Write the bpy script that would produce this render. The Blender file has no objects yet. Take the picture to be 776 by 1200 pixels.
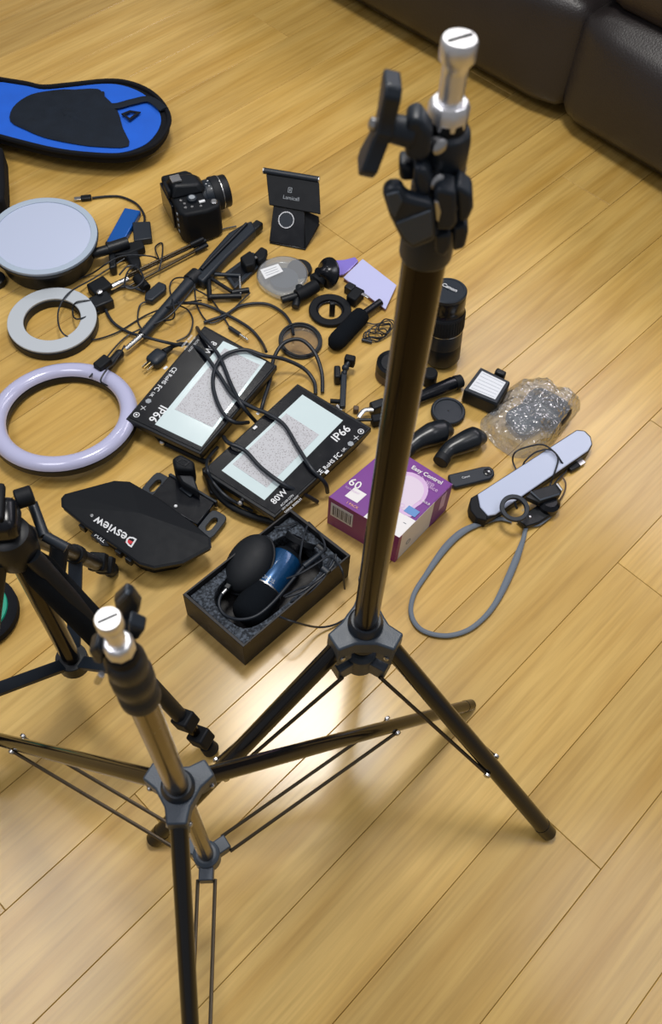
import bpy, math, random
from mathutils import Vector, Matrix, noise
random.seed(7)
S = bpy.context.scene
C = bpy.data.collections.new('room'); S.collection.children.link(C)

# ------------------------------------------------------------------ camera
F = 1066.36; TH = .556796; RO = .0697783; AZ = .71981; H = 1.3
N = Vector((-math.sin(TH)*math.sin(RO), math.sin(TH)*math.cos(RO), math.cos(TH)))   # straight down, in lens axes
FW = (Vector((0, 0, 1)) - N*N.z).normalized(); RT = N.cross(FW)
def ax(v): return Vector((RT.dot(v), FW.dot(v), -N.dot(v)))
cam = bpy.data.cameras.new('camera'); co = bpy.data.objects.new('camera', cam); C.objects.link(co)
X = ax(Vector((1, 0, 0))); Y = -ax(Vector((0, 1, 0))); Z = -ax(Vector((0, 0, 1)))
m = Matrix((X, Y, Z)).transposed().to_4x4(); m.translation = (0, 0, H); co.matrix_world = m
cam.lens = 36*F/1200; cam.sensor_width = 36; cam.clip_start = .02; cam.clip_end = 60
cam.dof.use_dof = True; cam.dof.focus_distance = 1.35; cam.dof.aperture_fstop = 11
S.camera = co
# ------------------------------------------------------------------ world, lamps, exposure
S.view_settings.view_transform = 'Standard'; S.view_settings.look = 'None'
S.view_settings.gamma = 1; S.view_settings.use_curve_mapping = False; S.view_settings.exposure = 0.0
w = bpy.data.worlds.new('room_light'); S.world = w; w.use_nodes = True
w.node_tree.nodes['Background'].inputs[0].default_value = (.96, .97, 1.0, 1); w.node_tree.nodes['Background'].inputs[1].default_value = .22
Dv = Vector((math.sin(AZ), math.cos(AZ), 0)); Ev = Vector((math.cos(AZ), -math.sin(AZ), 0))
def lamp(name, loc, size, power, col=(1, .97, .92), sy=None, rot=0):
    l = bpy.data.lights.new(name, 'AREA'); l.energy = power; l.color = col
    l.shape = 'RECTANGLE' if sy else 'DISK'; l.size = size
    if sy: l.size_y = sy
    o = bpy.data.objects.new(name, l); C.objects.link(o); o.location = loc; o.rotation_euler = (0, 0, rot)
lamp('ceiling_lamp', (-.05, 1.28, 2.45), .55, 34)
lamp('ceiling_lamp', (-1.1, .3, 2.45), 1.0, 18, (.96, .95, 1.0))
lamp('ceiling_lamp', (1.3, .5, 2.45), .9, 8, (.96, .95, 1.0))
lamp('ceiling_lamp', (-.6, 2.9, 2.45), .25, 4)
pc = Dv*3.08 + Ev*(-.78)
lamp('added_ceiling_glow', (pc.x, pc.y, 2.45), 2.35, 28, (1.0, .93, 1.0), .68, -AZ)  # added area light in place of a daylit ceiling, sized for the floor sheen

# ------------------------------------------------------------------ helpers
def W(px, py, z=0.0):
    d = ax(Vector(((px-388)/F, (py-600)/F, 1)))
    return Vector((0, 0, H)) + d*((H-z)/-d.z)
def P(pts, z=0.0): return [W(p[0], p[1], p[2] if len(p) > 2 else z) for p in pts]
def mid(*a): return sum(a, Vector())/len(a)
UP = Vector((0, 0, 1))
def smooth(pts, n=8, closed=False):
    out = []; L = len(pts)
    for i in range(L if closed else L-1):
        g = lambda k: pts[k % L] if closed else pts[max(0, min(L-1, k))]
        a, b, c, d = g(i-1), g(i), g(i+1), g(i+2)
        for k in range(n):
            t = k/n
            out.append(.5*((2*b)+(c-a)*t+(2*a-5*b+4*c-d)*t*t+(3*b-a-3*c+d)*t**3))
    if not closed: out.append(pts[-1].copy())
    return out
def frame(o, xdir, zdir=UP):
    z = zdir.normalized(); x = (xdir - z*xdir.dot(z)).normalized(); y = z.cross(x)
    m = Matrix((x, y, z)).transposed().to_4x4(); m.translation = o; return m
class MB:
    def __init__(s): s.v = []; s.f = []
    def add(s, v, f):
        k = len(s.v); s.v += [Vector(p) for p in v]; s.f += [tuple(i+k for i in q) for q in f]; return s
    def box(s, fr, a, b):            # corners a..b in frame fr
        v = [fr @ Vector((x, y, z)) for z in (a[2], b[2]) for y in (a[1], b[1]) for x in (a[0], b[0])]
        return s.add(v, [(0,2,3,1),(4,5,7,6),(0,1,5,4),(2,6,7,3),(0,4,6,2),(1,3,7,5)])
    def cbox(s, fr, c, d): return s.box(fr, [c[i]-d[i]/2 for i in range(3)], [c[i]+d[i]/2 for i in range(3)])
    def tube(s, pts, r, n=8, closed=False, flat=1.0):
        L = len(pts); rs = r if isinstance(r, (list, tuple)) else [r]*L
        T = []
        for i in range(L):
            a = pts[i-1] if (i or closed) else pts[0]; b = pts[(i+1) % L] if (i < L-1 or closed) else pts[-1]
            T.append((b-a).normalized())
        u = T[0].orthogonal().normalized()
        if abs(T[0].z) < .9: u = (UP - T[0]*T[0].z).normalized()
        v = []
        for i in range(L):
            u = u - T[i]*u.dot(T[i])
            if u.length < 1e-6: u = T[i].orthogonal()
            u.normalize(); w = T[i].cross(u)
            for k in range(n):
                a = 2*math.pi*k/n
                v.append(pts[i] + (u*math.cos(a)*flat + w*math.sin(a))*rs[i])
        f = []
        for i in range(L if closed else L-1):
            j = (i+1) % L
            for k in range(n):
                q = (k+1) % n; f.append((i*n+k, i*n+q, j*n+q, j*n+k))
        if not closed: f += [tuple(range(n-1, -1, -1)), tuple((L-1)*n+k for k in range(n))]
        return s.add(v, f)
    def lathe(s, prof, o, axis=UP, n=28, caps=True, sq=1.0, xd=None):
        z = axis.normalized(); x = (xd if xd else z.orthogonal()); x = (x-z*x.dot(z)).normalized(); y = z.cross(x)
        v = []
        for r, h in prof:
            for k in range(n):
                a = 2*math.pi*k/n; v.append(o + z*h + (x*math.cos(a) + y*math.sin(a)*sq)*r)
        f = []
        for i in range(len(prof)-1):
            for k in range(n):
                q = (k+1) % n; f.append((i*n+k, i*n+q, (i+1)*n+q, (i+1)*n+k))
        if caps: f += [tuple(range(n-1, -1, -1)), tuple((len(prof)-1)*n+k for k in range(n))]
        return s.add(v, f)
    def prism(s, pts, h):            # outline + extrusion vector (away from the outline)
        n = len(pts); nr = Vector()
        for i in range(n): nr += pts[i].cross(pts[(i+1) % n])
        if nr.dot(h) > 0: pts = pts[::-1]
        v = list(pts) + [p+h for p in pts]
        return s.add(v, [tuple(range(n)), tuple(range(2*n-1, n-1, -1))] + [(i, i+n, (i+1) % n+n, (i+1) % n) for i in range(n)])
    def ring(s, outer, inner, h):
        n = len(outer); v = list(outer)+list(inner)+[p+h for p in outer]+[p+h for p in inner]; f = []
        for i in range(n):
            j = (i+1) % n
            f += [(i, j, j+n, i+n), (i+2*n, i+3*n, j+3*n, j+2*n), (i, i+2*n, j+2*n, j), (i+n, j+n, j+3*n, i+3*n)]
        return s.add(v, f)
    def ball(s, c, r, n=14, sc=(1, 1, 1), fr=None):
        v = []; f = []; m = n//2
        fr = fr or Matrix.Identity(4)
        for i in range(m+1):
            for k in range(n):
                a = math.pi*i/m; b = 2*math.pi*k/n
                v.append(c + (fr.to_3x3() @ Vector((math.sin(a)*math.cos(b)*sc[0], math.sin(a)*math.sin(b)*sc[1], math.cos(a)*sc[2])))*r)
        for i in range(m):
            for k in range(n): q = (k+1) % n; f.append((i*n+k, (i+1)*n+k, (i+1)*n+q, i*n+q))
        return s.add(v, f)
    def puff(s, fr, d, r, bul=.0, seg=10):   # soft rounded block, size d, centred on fr
        hx = [q/2 for q in d]
        for axis in range(3):
            for sg in (-1, 1):
                g = []
                for i in range(seg+1):
                    for j in range(seg+1):
                        u, w = i/seg*2-1, j/seg*2-1; p = [0, 0, 0]
                        p[axis] = sg*hx[axis]; p[(axis+1) % 3] = u*hx[(axis+1) % 3]*sg; p[(axis+2) % 3] = w*hx[(axis+2) % 3]
                        q = Vector(p); c = Vector([max(-hx[k]+r, min(hx[k]-r, q[k])) for k in range(3)])
                        e = q-c; e = e.normalized()*r if e.length > 0 else e
                        q = c+e; q[axis] += sg*bul*(1-u*u)*(1-w*w)
                        g.append(fr @ q)
                s.add(g, [(i*(seg+1)+j, (i+1)*(seg+1)+j, (i+1)*(seg+1)+j+1, i*(seg+1)+j+1) for i in range(seg) for j in range(seg)])
        return s
ORG = {}
def link(name, mesh, parent=None):
    o = bpy.data.objects.new(name, mesh); C.objects.link(o)
    if parent: o.parent = parent
    return o
def obj(name, mb, mat, parent=None, bevel=0, label=None, cat=None, group=None, kind=None, ang=38, segs=2, merge=False):
    if parent: org = ORG[parent.name]
    else:
        xs = [p.x for p in mb.v]; ys = [p.y for p in mb.v]
        org = Vector(((min(xs)+max(xs))/2, (min(ys)+max(ys))/2, min(p.z for p in mb.v)))
    me = bpy.data.meshes.new(name); me.from_pydata([p-org for p in mb.v], [], mb.f)
    import bmesh
    bm = bmesh.new(); bm.from_mesh(me)
    bmesh.ops.remove_doubles(bm, verts=bm.verts, dist=1e-6)
    bmesh.ops.recalc_face_normals(bm, faces=bm.faces); bm.to_mesh(me); bm.free()
    me.materials.append(mat)
    for p in me.polygons: p.use_smooth = True
    me.set_sharp_from_angle(angle=math.radians(ang))
    o = link(name, me, parent)
    if not parent: o.location = org
    ORG[o.name] = org
    if bevel:
        b = o.modifiers.new('bevel', 'BEVEL'); b.width = bevel; b.segments = segs; b.limit_method = 'ANGLE'; b.angle_limit = .6
        b.harden_normals = False
    for k, v in (('label', label), ('category', cat), ('group', group), ('kind', kind)):
        if v: o[k] = v
    return o
def T(name, label, cat, loc, group=None):
    o = bpy.data.objects.new(name, None); C.objects.link(o); o.location = (loc.x, loc.y, 0); o.empty_display_size = .02
    ORG[o.name] = Vector((loc.x, loc.y, 0)); o['label'] = label; o['category'] = cat
    if group: o['group'] = group
    return o
def slab(name, pts, z, th, mat, parent, bevel=.001, **k):   # a flat piece whose top outline is pts at height z
    return obj(name, MB().prism(P(pts, z), Vector((0, 0, -th))), mat, parent, bevel, **k)
def text(s, p0, p1, z, mat, parent, up=None, ys=1.0, name='lettering', bold=.0, ctr=False, **k):
    """flat print: baseline runs from p0 to p1 (points or pixels), raised a hair"""
    a = p0 if isinstance(p0, Vector) else W(*p0, z); b = p1 if isinstance(p1, Vector) else W(*p1, z)
    cu = bpy.data.curves.new('t', 'FONT'); cu.body = s; cu.offset = bold; cu.resolution_u = 2
    o = bpy.data.objects.new('t', cu); S.collection.objects.link(o)
    me = bpy.data.meshes.new_from_object(o); bpy.data.objects.remove(o)
    xs = [v.co.x for v in me.vertices]; x0 = min(xs); sc = (b-a).length/(max(xs)-x0)
    fr = frame(a, b-a, up or UP); mb = MB()
    mb.v = [fr @ Vector(((v.co.x-x0)*sc, (v.co.y-.35*ctr)*sc*ys, .0004)) for v in me.vertices]; mb.f = [tuple(p.vertices) for p in me.polygons]
    bpy.data.meshes.remove(me)
    return obj(name, mb, mat, parent, **k)
def patch(pts, mat, parent, name='print', lift=.0003, **k):
    n = (pts[1]-pts[0]).cross(pts[2]-pts[0]).normalized()
    if n.dot(Vector((0, 0, H))-pts[0]) < 0: n = -n
    return obj(name, MB().prism([p+n*lift for p in pts], -n*lift*.9), mat, parent, **k)
def circ(c, r, n=40, z=UP, xd=None, sq=1):
    fr = frame(c, xd or Vector((1, 0, 0)), z)
    return [fr @ Vector((math.cos(2*math.pi*k/n)*r, math.sin(2*math.pi*k/n)*r*sq, 0)) for k in range(n)]
# ------------------------------------------------------------------ materials
def mat(name, col, rough=.5, metal=0, coat=0, bump=0, bscale=200, var=0, vscale=60, spec=.5, stretch=None, trans=0, sheen=0):
    m = bpy.data.materials.new(name); m.use_nodes = True; nt = m.node_tree; b = nt.nodes['Principled BSDF']
    b.inputs['Base Color'].default_value = (*col, 1); b.inputs['Roughness'].default_value = rough
    b.inputs['Metallic'].default_value = metal; b.inputs['Coat Weight'].default_value = coat; b.inputs['Coat Roughness'].default_value = .08
    b.inputs['Specular IOR Level'].default_value = spec; b.inputs['Transmission Weight'].default_value = trans
    b.inputs['Sheen Weight'].default_value = sheen
    tc = nt.nodes.new('ShaderNodeTexCoord')
    if var or True:
        n = nt.nodes.new('ShaderNodeTexNoise'); n.inputs['Scale'].default_value = vscale; n.inputs['Detail'].default_value = 4
        nt.links.new(tc.outputs['Object'], n.inputs['Vector'])
        r = nt.nodes.new('ShaderNodeMapRange'); r.inputs[3].default_value = max(.02, rough-.08-var*.2); r.inputs[4].default_value = min(1, rough+.08+var*.2)
        nt.links.new(n.outputs[0], r.inputs[0]); nt.links.new(r.outputs[0], b.inputs['Roughness'])
        if var:
            mx = nt.nodes.new('ShaderNodeMix'); mx.data_type = 'RGBA'
            mx.inputs[6].default_value = (*[c*(1-var) for c in col], 1); mx.inputs[7].default_value = (*[min(1, c*(1+var)) for c in col], 1)
            nt.links.new(n.outputs[0], mx.inputs[0]); nt.links.new(mx.outputs[2], b.inputs['Base Color'])
    if bump:
        n2 = nt.nodes.new('ShaderNodeTexNoise'); n2.inputs['Scale'].default_value = bscale; n2.inputs['Detail'].default_value = 3
        nt.links.new(tc.outputs['Object'], n2.inputs['Vector'])
        bp = nt.nodes.new('ShaderNodeBump'); bp.inputs['Strength'].default_value = bump; bp.inputs['Distance'].default_value = .002
        nt.links.new(n2.outputs[0], bp.inputs['Height']); nt.links.new(bp.outputs[0], b.inputs['Normal'])
    return m
K = dict(
 black=mat('black_plastic', (.006, .008, .011), .42, bump=.1, bscale=900, spec=.35),
 gloss=mat('glossy_black_plastic', (.004, .005, .008), .24, spec=.4),
 matte=mat('matte_black_plastic', (.004, .0055, .008), .62, bump=.1, bscale=900, spec=.25),
 satin=mat('satin_black_plastic', (.008, .011, .015), .30),
 rubber=mat('black_rubber', (.008, .010, .013), .6, spec=.3),
 cable=mat('black_cable_rubber', (.013, .017, .024), .42, spec=.4),
 grey=mat('slate_grey_plastic', (.040, .055, .075), .42, bump=.15, bscale=700),
 dgrey=mat('dark_grey_plastic', (.013, .019, .028), .42, bump=.1, bscale=700, spec=.4),
 tube=mat('glossy_black_tube', (.004, .004, .005), .16, coat=.15, spec=.5),
 bronze=mat('dark_nickel_tube', (.20, .17, .13), .24, metal=1),
 smoke=mat('smoked_black_tube', (.016, .011, .008), .22, metal=.8, coat=.15),
 chrome=mat('chrome', (.82, .82, .82), .24, metal=1),
 sat=mat('satin_chrome', (.88, .88, .90), .36, metal=.9, bump=.15, bscale=120),
 steel=mat('brushed_steel', (.55, .55, .56), .3, metal=1),
 brace=mat('dark_steel_brace', (.10, .08, .055), .3, metal=.9),
 foam=mat('black_mic_foam', (.004, .006, .009), .95, bump=.6, bscale=1400, spec=.15),
 white=mat('milky_diffuser', (.47, .53, .69), .35, coat=.1),
 whiteb=mat('milky_ring_diffuser', (.47, .48, .68), .22, coat=.6),
 offw=mat('frosted_ring_strip', (.46, .50, .54), .45),
 frost=mat('frosted_rim', (.38, .46, .56), .35),
 ledl=mat('led_row_line', (.60, .63, .68), .45),
 ledw=mat('white_led_panel', (.70, .73, .78), .4),
 glassw=mat('pale_glass_window', (.60, .72, .74), .18, coat=.5),
 print=mat('white_print', (.72, .74, .76), .6),
 printd=mat('grey_print', (.30, .33, .36), .6),
 red=mat('red_print', (.6, .02, .03), .5),
 blue=mat('blue_anodised_metal', (.004, .10, .42), .32, metal=.25, coat=.3),
 cloth=mat('bright_blue_lining', (.006, .11, .62), .75, bump=.3, bscale=500, var=.15, vscale=20),
 mesh=mat('black_nylon_mesh', (.010, .015, .024), .75, bump=.5, bscale=500, var=.4, vscale=30, spec=.2),
 nylon=mat('black_nylon', (.005, .006, .009), .8, bump=.4, bscale=700, spec=.2),
 micb=mat('deep_blue_mic_body', (.006, .06, .17), .28, metal=.4, coat=.5),
 card=mat('lilac_card', (.50, .52, .80), .4),
 purp=mat('purple_film', (.22, .17, .60), .3, coat=.4),
 strap=mat('grey_woven_strap', (.15, .18, .22), .7, bump=.4, bscale=900),
 green=mat('green_fabric', (.0, .30, .19), .6),
 boxb=mat('black_cardboard', (.009, .008, .009), .5, bump=.1, bscale=400, spec=.35),
 kraft=mat('brown_board', (.10, .065, .04), .6),
 brass=mat('brass', (.6, .42, .15), .3, metal=1),
 bag_in=mat('dark_bagged_gadget', (.010, .012, .020), .35, bump=.3, bscale=120),
 leather=mat('dark_brown_leather', (.022, .018, .018), .42, bump=.35, bscale=260, var=.2, vscale=8),
 leatherb=mat('brown_leather', (.030, .022, .019), .45, bump=.35, bscale=260, var=.2, vscale=8),
 pur=mat('purple_carton', (.16, .022, .24), .4, var=.15, vscale=9),
 mag=mat('magenta_carton', (.23, .012, .14), .4, var=.1, vscale=9),
 whc=mat('white_carton', (.74, .72, .72), .45),
 pink=mat('pink_glow_print', (.62, .42, .66), .45), pinkw=mat('pale_pink_print', (.66, .56, .68), .45), pinkd=mat('mauve_print', (.42, .14, .45), .45),
 lblue=mat('pale_blue_print', (.10, .25, .55), .45), orange=mat('orange_print', (.75, .35, .2), .45),
 wall=mat('painted_wall', (.62, .60, .56), .8, bump=.05),
)
def speckle():
    m = mat('dotted_led_board', (.5, .52, .55), .35); nt = m.node_tree; b = nt.nodes['Principled BSDF']
    tc = nt.nodes.new('ShaderNodeTexCoord'); v = nt.nodes.new('ShaderNodeTexVoronoi'); v.inputs['Scale'].default_value = 330
    nt.links.new(tc.outputs['Object'], v.inputs['Vector'])
    r = nt.nodes.new('ShaderNodeValToRGB'); e = r.color_ramp.elements
    e[0].position = .14; e[0].color = (.20, .18, .19, 1); e[1].position = .36; e[1].color = (.50, .51, .54, 1)
    nt.links.new(v.outputs['Distance'], r.inputs[0]); nt.links.new(r.outputs[0], b.inputs['Base Color']); return m
K['dots'] = speckle()
def foam_grey():
    m = mat('grey_packing_foam', (.08, .1, .13), .9, bump=1, bscale=350); nt = m.node_tree; b = nt.nodes['Principled BSDF']
    tc = nt.nodes.new('ShaderNodeTexCoord'); v = nt.nodes.new('ShaderNodeTexNoise'); v.inputs['Scale'].default_value = 260; v.inputs['Detail'].default_value = 5
    nt.links.new(tc.outputs['Object'], v.inputs['Vector'])
    r = nt.nodes.new('ShaderNodeValToRGB'); e = r.color_ramp.elements
    e[0].position = .42; e[0].color = (.012, .016, .022, 1); e[1].position = .66; e[1].color = (.09, .11, .14, 1)
    nt.links.new(v.outputs[0], r.inputs[0]); nt.links.new(r.outputs[0], b.inputs['Base Color']); return m
K['pack'] = foam_grey()
def clear(name, tint, rough, fac, dif=.15, bump=0, bs=80):
    m = bpy.data.materials.new(name); m.use_nodes = True; nt = m.node_tree; nt.nodes.remove(nt.nodes['Principled BSDF'])
    out = nt.nodes['Material Output']; t = nt.nodes.new('ShaderNodeBsdfTransparent'); t.inputs[0].default_value = (*tint, 1)
    g = nt.nodes.new('ShaderNodeBsdfGlossy'); g.inputs['Roughness'].default_value = rough; g.inputs[0].default_value = (1, 1, 1, 1)
    d = nt.nodes.new('ShaderNodeBsdfDiffuse'); d.inputs[0].default_value = (.75, .78, .82, 1)
    m1 = nt.nodes.new('ShaderNodeMixShader'); m1.inputs[0].default_value = dif
    m2 = nt.nodes.new('ShaderNodeMixShader'); lw = nt.nodes.new('ShaderNodeLayerWeight'); lw.inputs[0].default_value = fac
    nt.links.new(t.outputs[0], m1.inputs[1]); nt.links.new(d.outputs[0], m1.inputs[2])
    nt.links.new(m1.outputs[0], m2.inputs[1]); nt.links.new(g.outputs[0], m2.inputs[2]); nt.links.new(lw.outputs[1], m2.inputs[0])
    nt.links.new(m2.outputs[0], out.inputs[0])
    if bump:
        tc = nt.nodes.new('ShaderNodeTexCoord'); n = nt.nodes.new('ShaderNodeTexVoronoi'); n.inputs['Scale'].default_value = bs
        nt.links.new(tc.outputs['Object'], n.inputs['Vector']); bp = nt.nodes.new('ShaderNodeBump'); bp.inputs['Strength'].default_value = bump; bp.inputs['Distance'].default_value = .004
        nt.links.new(n.outputs[0], bp.inputs['Height']); nt.links.new(bp.outputs[0], g.inputs['Normal']); nt.links.new(bp.outputs[0], lw.inputs['Normal'])
    return m
K['clear'] = clear('clear_plastic', (.80, .84, .86), .12, .35, .22)
K['glass'] = clear('filter_glass', (.86, .84, .80), .03, .25, .03)
K['bag'] = clear('crinkled_bubble_wrap', (.84, .87, .90), .12, .30, .17, bump=.9, bs=120)
def wood():
    m = bpy.data.materials.new('bamboo_plank_wood'); m.use_nodes = True; nt = m.node_tree; b = nt.nodes['Principled BSDF']; L = nt.links.new
    tc = nt.nodes.new('ShaderNodeTexCoord'); oi = nt.nodes.new('ShaderNodeObjectInfo')
    mu = nt.nodes.new('ShaderNodeMath'); mu.operation = 'MULTIPLY'; mu.inputs[1].default_value = 37; L(oi.outputs['Random'], mu.inputs[0])
    ad = nt.nodes.new('ShaderNodeVectorMath'); ad.operation = 'ADD'; L(tc.outputs['Object'], ad.inputs[0]); L(mu.outputs[0], ad.inputs[1])
    def streak(sx, sy, det, dist=0):
        mp = nt.nodes.new('ShaderNodeMapping'); mp.inputs['Scale'].default_value = (sx, sy, 1); L(ad.outputs[0], mp.inputs[0])
        n = nt.nodes.new('ShaderNodeTexNoise'); n.inputs['Scale'].default_value = 1; n.inputs['Detail'].default_value = det; n.inputs['Distortion'].default_value = dist
        L(mp.outputs[0], n.inputs['Vector']); return n
    a = streak(26, 2.2, 3, .4); c = streak(150, 6, 3); e = streak(9, 1.0, 2, .3)
    r1 = nt.nodes.new('ShaderNodeValToRGB'); q = r1.color_ramp.elements
    q[0].position = .25; q[0].color = (.48, .285, .062, 1); q[1].position = .75; q[1].color = (.64, .435, .138, 1)
    L(a.outputs[0], r1.inputs[0])
    mx = nt.nodes.new('ShaderNodeMix'); mx.data_type = 'RGBA'; mx.blend_type = 'MULTIPLY'; mx.inputs[0].default_value = .38
    r2 = nt.nodes.new('ShaderNodeValToRGB'); q = r2.color_ramp.elements; q[0].position = .3; q[0].color = (.62, .55, .42, 1); q[1].position = .6; q[1].color = (1.08, 1.06, 1.02, 1)
    L(c.outputs[0], r2.inputs[0]); L(r1.outputs[0], mx.inputs[6]); L(r2.outputs[0], mx.inputs[7])
    m3 = nt.nodes.new('ShaderNodeMix'); m3.data_type = 'RGBA'; m3.blend_type = 'MULTIPLY'; m3.inputs[0].default_value = .4
    r3 = nt.nodes.new('ShaderNodeValToRGB'); q = r3.color_ramp.elements; q[0].position = .3; q[0].color = (.72, .66, .55, 1); q[1].position = .62; q[1].color = (1.1, 1.1, 1.1, 1)
    L(e.outputs[0], r3.inputs[0]); L(mx.outputs[2], m3.inputs[6]); L(r3.outputs[0], m3.inputs[7])
    m4 = nt.nodes.new('ShaderNodeMix'); m4.data_type = 'RGBA'; m4.blend_type = 'MULTIPLY'; m4.inputs[0].default_value = 1
    mr = nt.nodes.new('ShaderNodeMapRange'); mr.inputs[3].default_value = .93; mr.inputs[4].default_value = 1.10; L(oi.outputs['Random'], mr.inputs[0])
    L(m3.outputs[2], m4.inputs[6]); L(mr.outputs[0], m4.inputs[7]); L(m4.outputs[2], b.inputs['Base Color'])
    rr = nt.nodes.new('ShaderNodeMapRange'); rr.inputs[3].default_value = .34; rr.inputs[4].default_value = .46; L(e.outputs[0], rr.inputs[0]); L(rr.outputs[0], b.inputs['Roughness'])
    b.inputs['Coat Weight'].default_value = .65; b.inputs['Coat Roughness'].default_value = .18; b.inputs['Specular IOR Level'].default_value = .25
    bp = nt.nodes.new('ShaderNodeBump'); bp.inputs['Strength'].default_value = .08; bp.inputs['Distance'].default_value = .001
    L(c.outputs[0], bp.inputs['Height']); L(bp.outputs[0], b.inputs['Normal'])
    return m
K['wood'] = wood(); K['gap'] = mat('dark_floor_joint', (.24, .135, .05), .8)

# ------------------------------------------------------------------ floor
fr0 = frame(Vector((0, 0, 0)), Ev)            # local x = across planks, y = along planks
fl = MB().box(fr0, (-4.2, -2.2, -.03), (3.0, 4.0, -.004))
floor = obj('floor', fl, K['gap'], kind='structure'); floor['label'] = 'amber bamboo plank floor'
PW = .1316; PL = 1.84
jo = {0: .465, -1: .879, -4: -.134, -2: 1.169, 1: 1.35, 2: .95, -3: .08, -5: .52, -6: 1.6, -7: .25, -8: 1.1, -9: 1.75, -10: .6}
pm = MB().box(Matrix.Identity(4), (.0003, .0003, -.012), (PW-.0003, PL-.0003, 0))
me = bpy.data.meshes.new('plank'); me.from_pydata(pm.v, [], pm.f); me.materials.append(K['wood'])
for k in range(-26, 20):
    j = jo.get(k, random.uniform(0, PL))
    for q in range(-3, 4):
        y0 = j+q*PL
        if y0 > 3.95 or y0+PL < -1.2: continue
        o = link('plank', me, floor); o.matrix_parent_inverse = Matrix.Identity(4)
        wm = fr0 @ Matrix.Translation((-.004+k*PW, y0, 0)); wm.translation -= ORG[floor.name]; o.matrix_local = wm
        b = o.modifiers.new('bevel', 'BEVEL'); b.width = .0007; b.segments = 1; b.limit_method = 'ANGLE'

# ------------------------------------------------------------------ sofa
fs = frame(Dv*1.715 + Ev*(-.915), Ev)           # x along the front, y into the room's far side
t = T('sofa', 'dark brown leather sofa at the upper right with puffy front panels', 'sofa', fs @ Vector((0, .4, 0)))
obj('front_panel', MB().puff(fs @ Matrix.Translation((-.62, .15, .155)), (1.24, .30, .26), .045, .035, 16), K['leather'], t)
obj('front_panel', MB().puff(fs @ Matrix.Translation((.40, .15, .150)), (.80, .30, .25), .045, .035, 16), K['leather'], t)
obj('front_panel', MB().puff(fs @ Matrix.Translation((1.20, .15, .150)), (.80, .30, .25), .045, .035, 16), K['leather'], t)
obj('seat_cushion', MB().puff(fs @ Matrix.Translation((.40, .46, .40)), (.80, .86, .26), .06, .02, 12), K['leatherb'], t)
obj('seat_cushion', MB().puff(fs @ Matrix.Translation((1.20, .46, .40)), (.80, .86, .26), .06, .02, 12), K['leatherb'], t)
obj('chaise_cushion', MB().puff(fs @ Matrix.Translation((-.62, .46, .40)), (1.235, .86, .24), .07, .02, 12), K['leather'], t)
obj('backrest', MB().puff(fs @ Matrix.Translation((.0, 1.0, .62)), (3.1, .28, .72), .1, .02, 12), K['leather'], t)
obj('base', MB().box(fs, (-1.2, .08, .012), (1.56, 1.1, .12)), K['matte'], t, .01)

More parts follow.
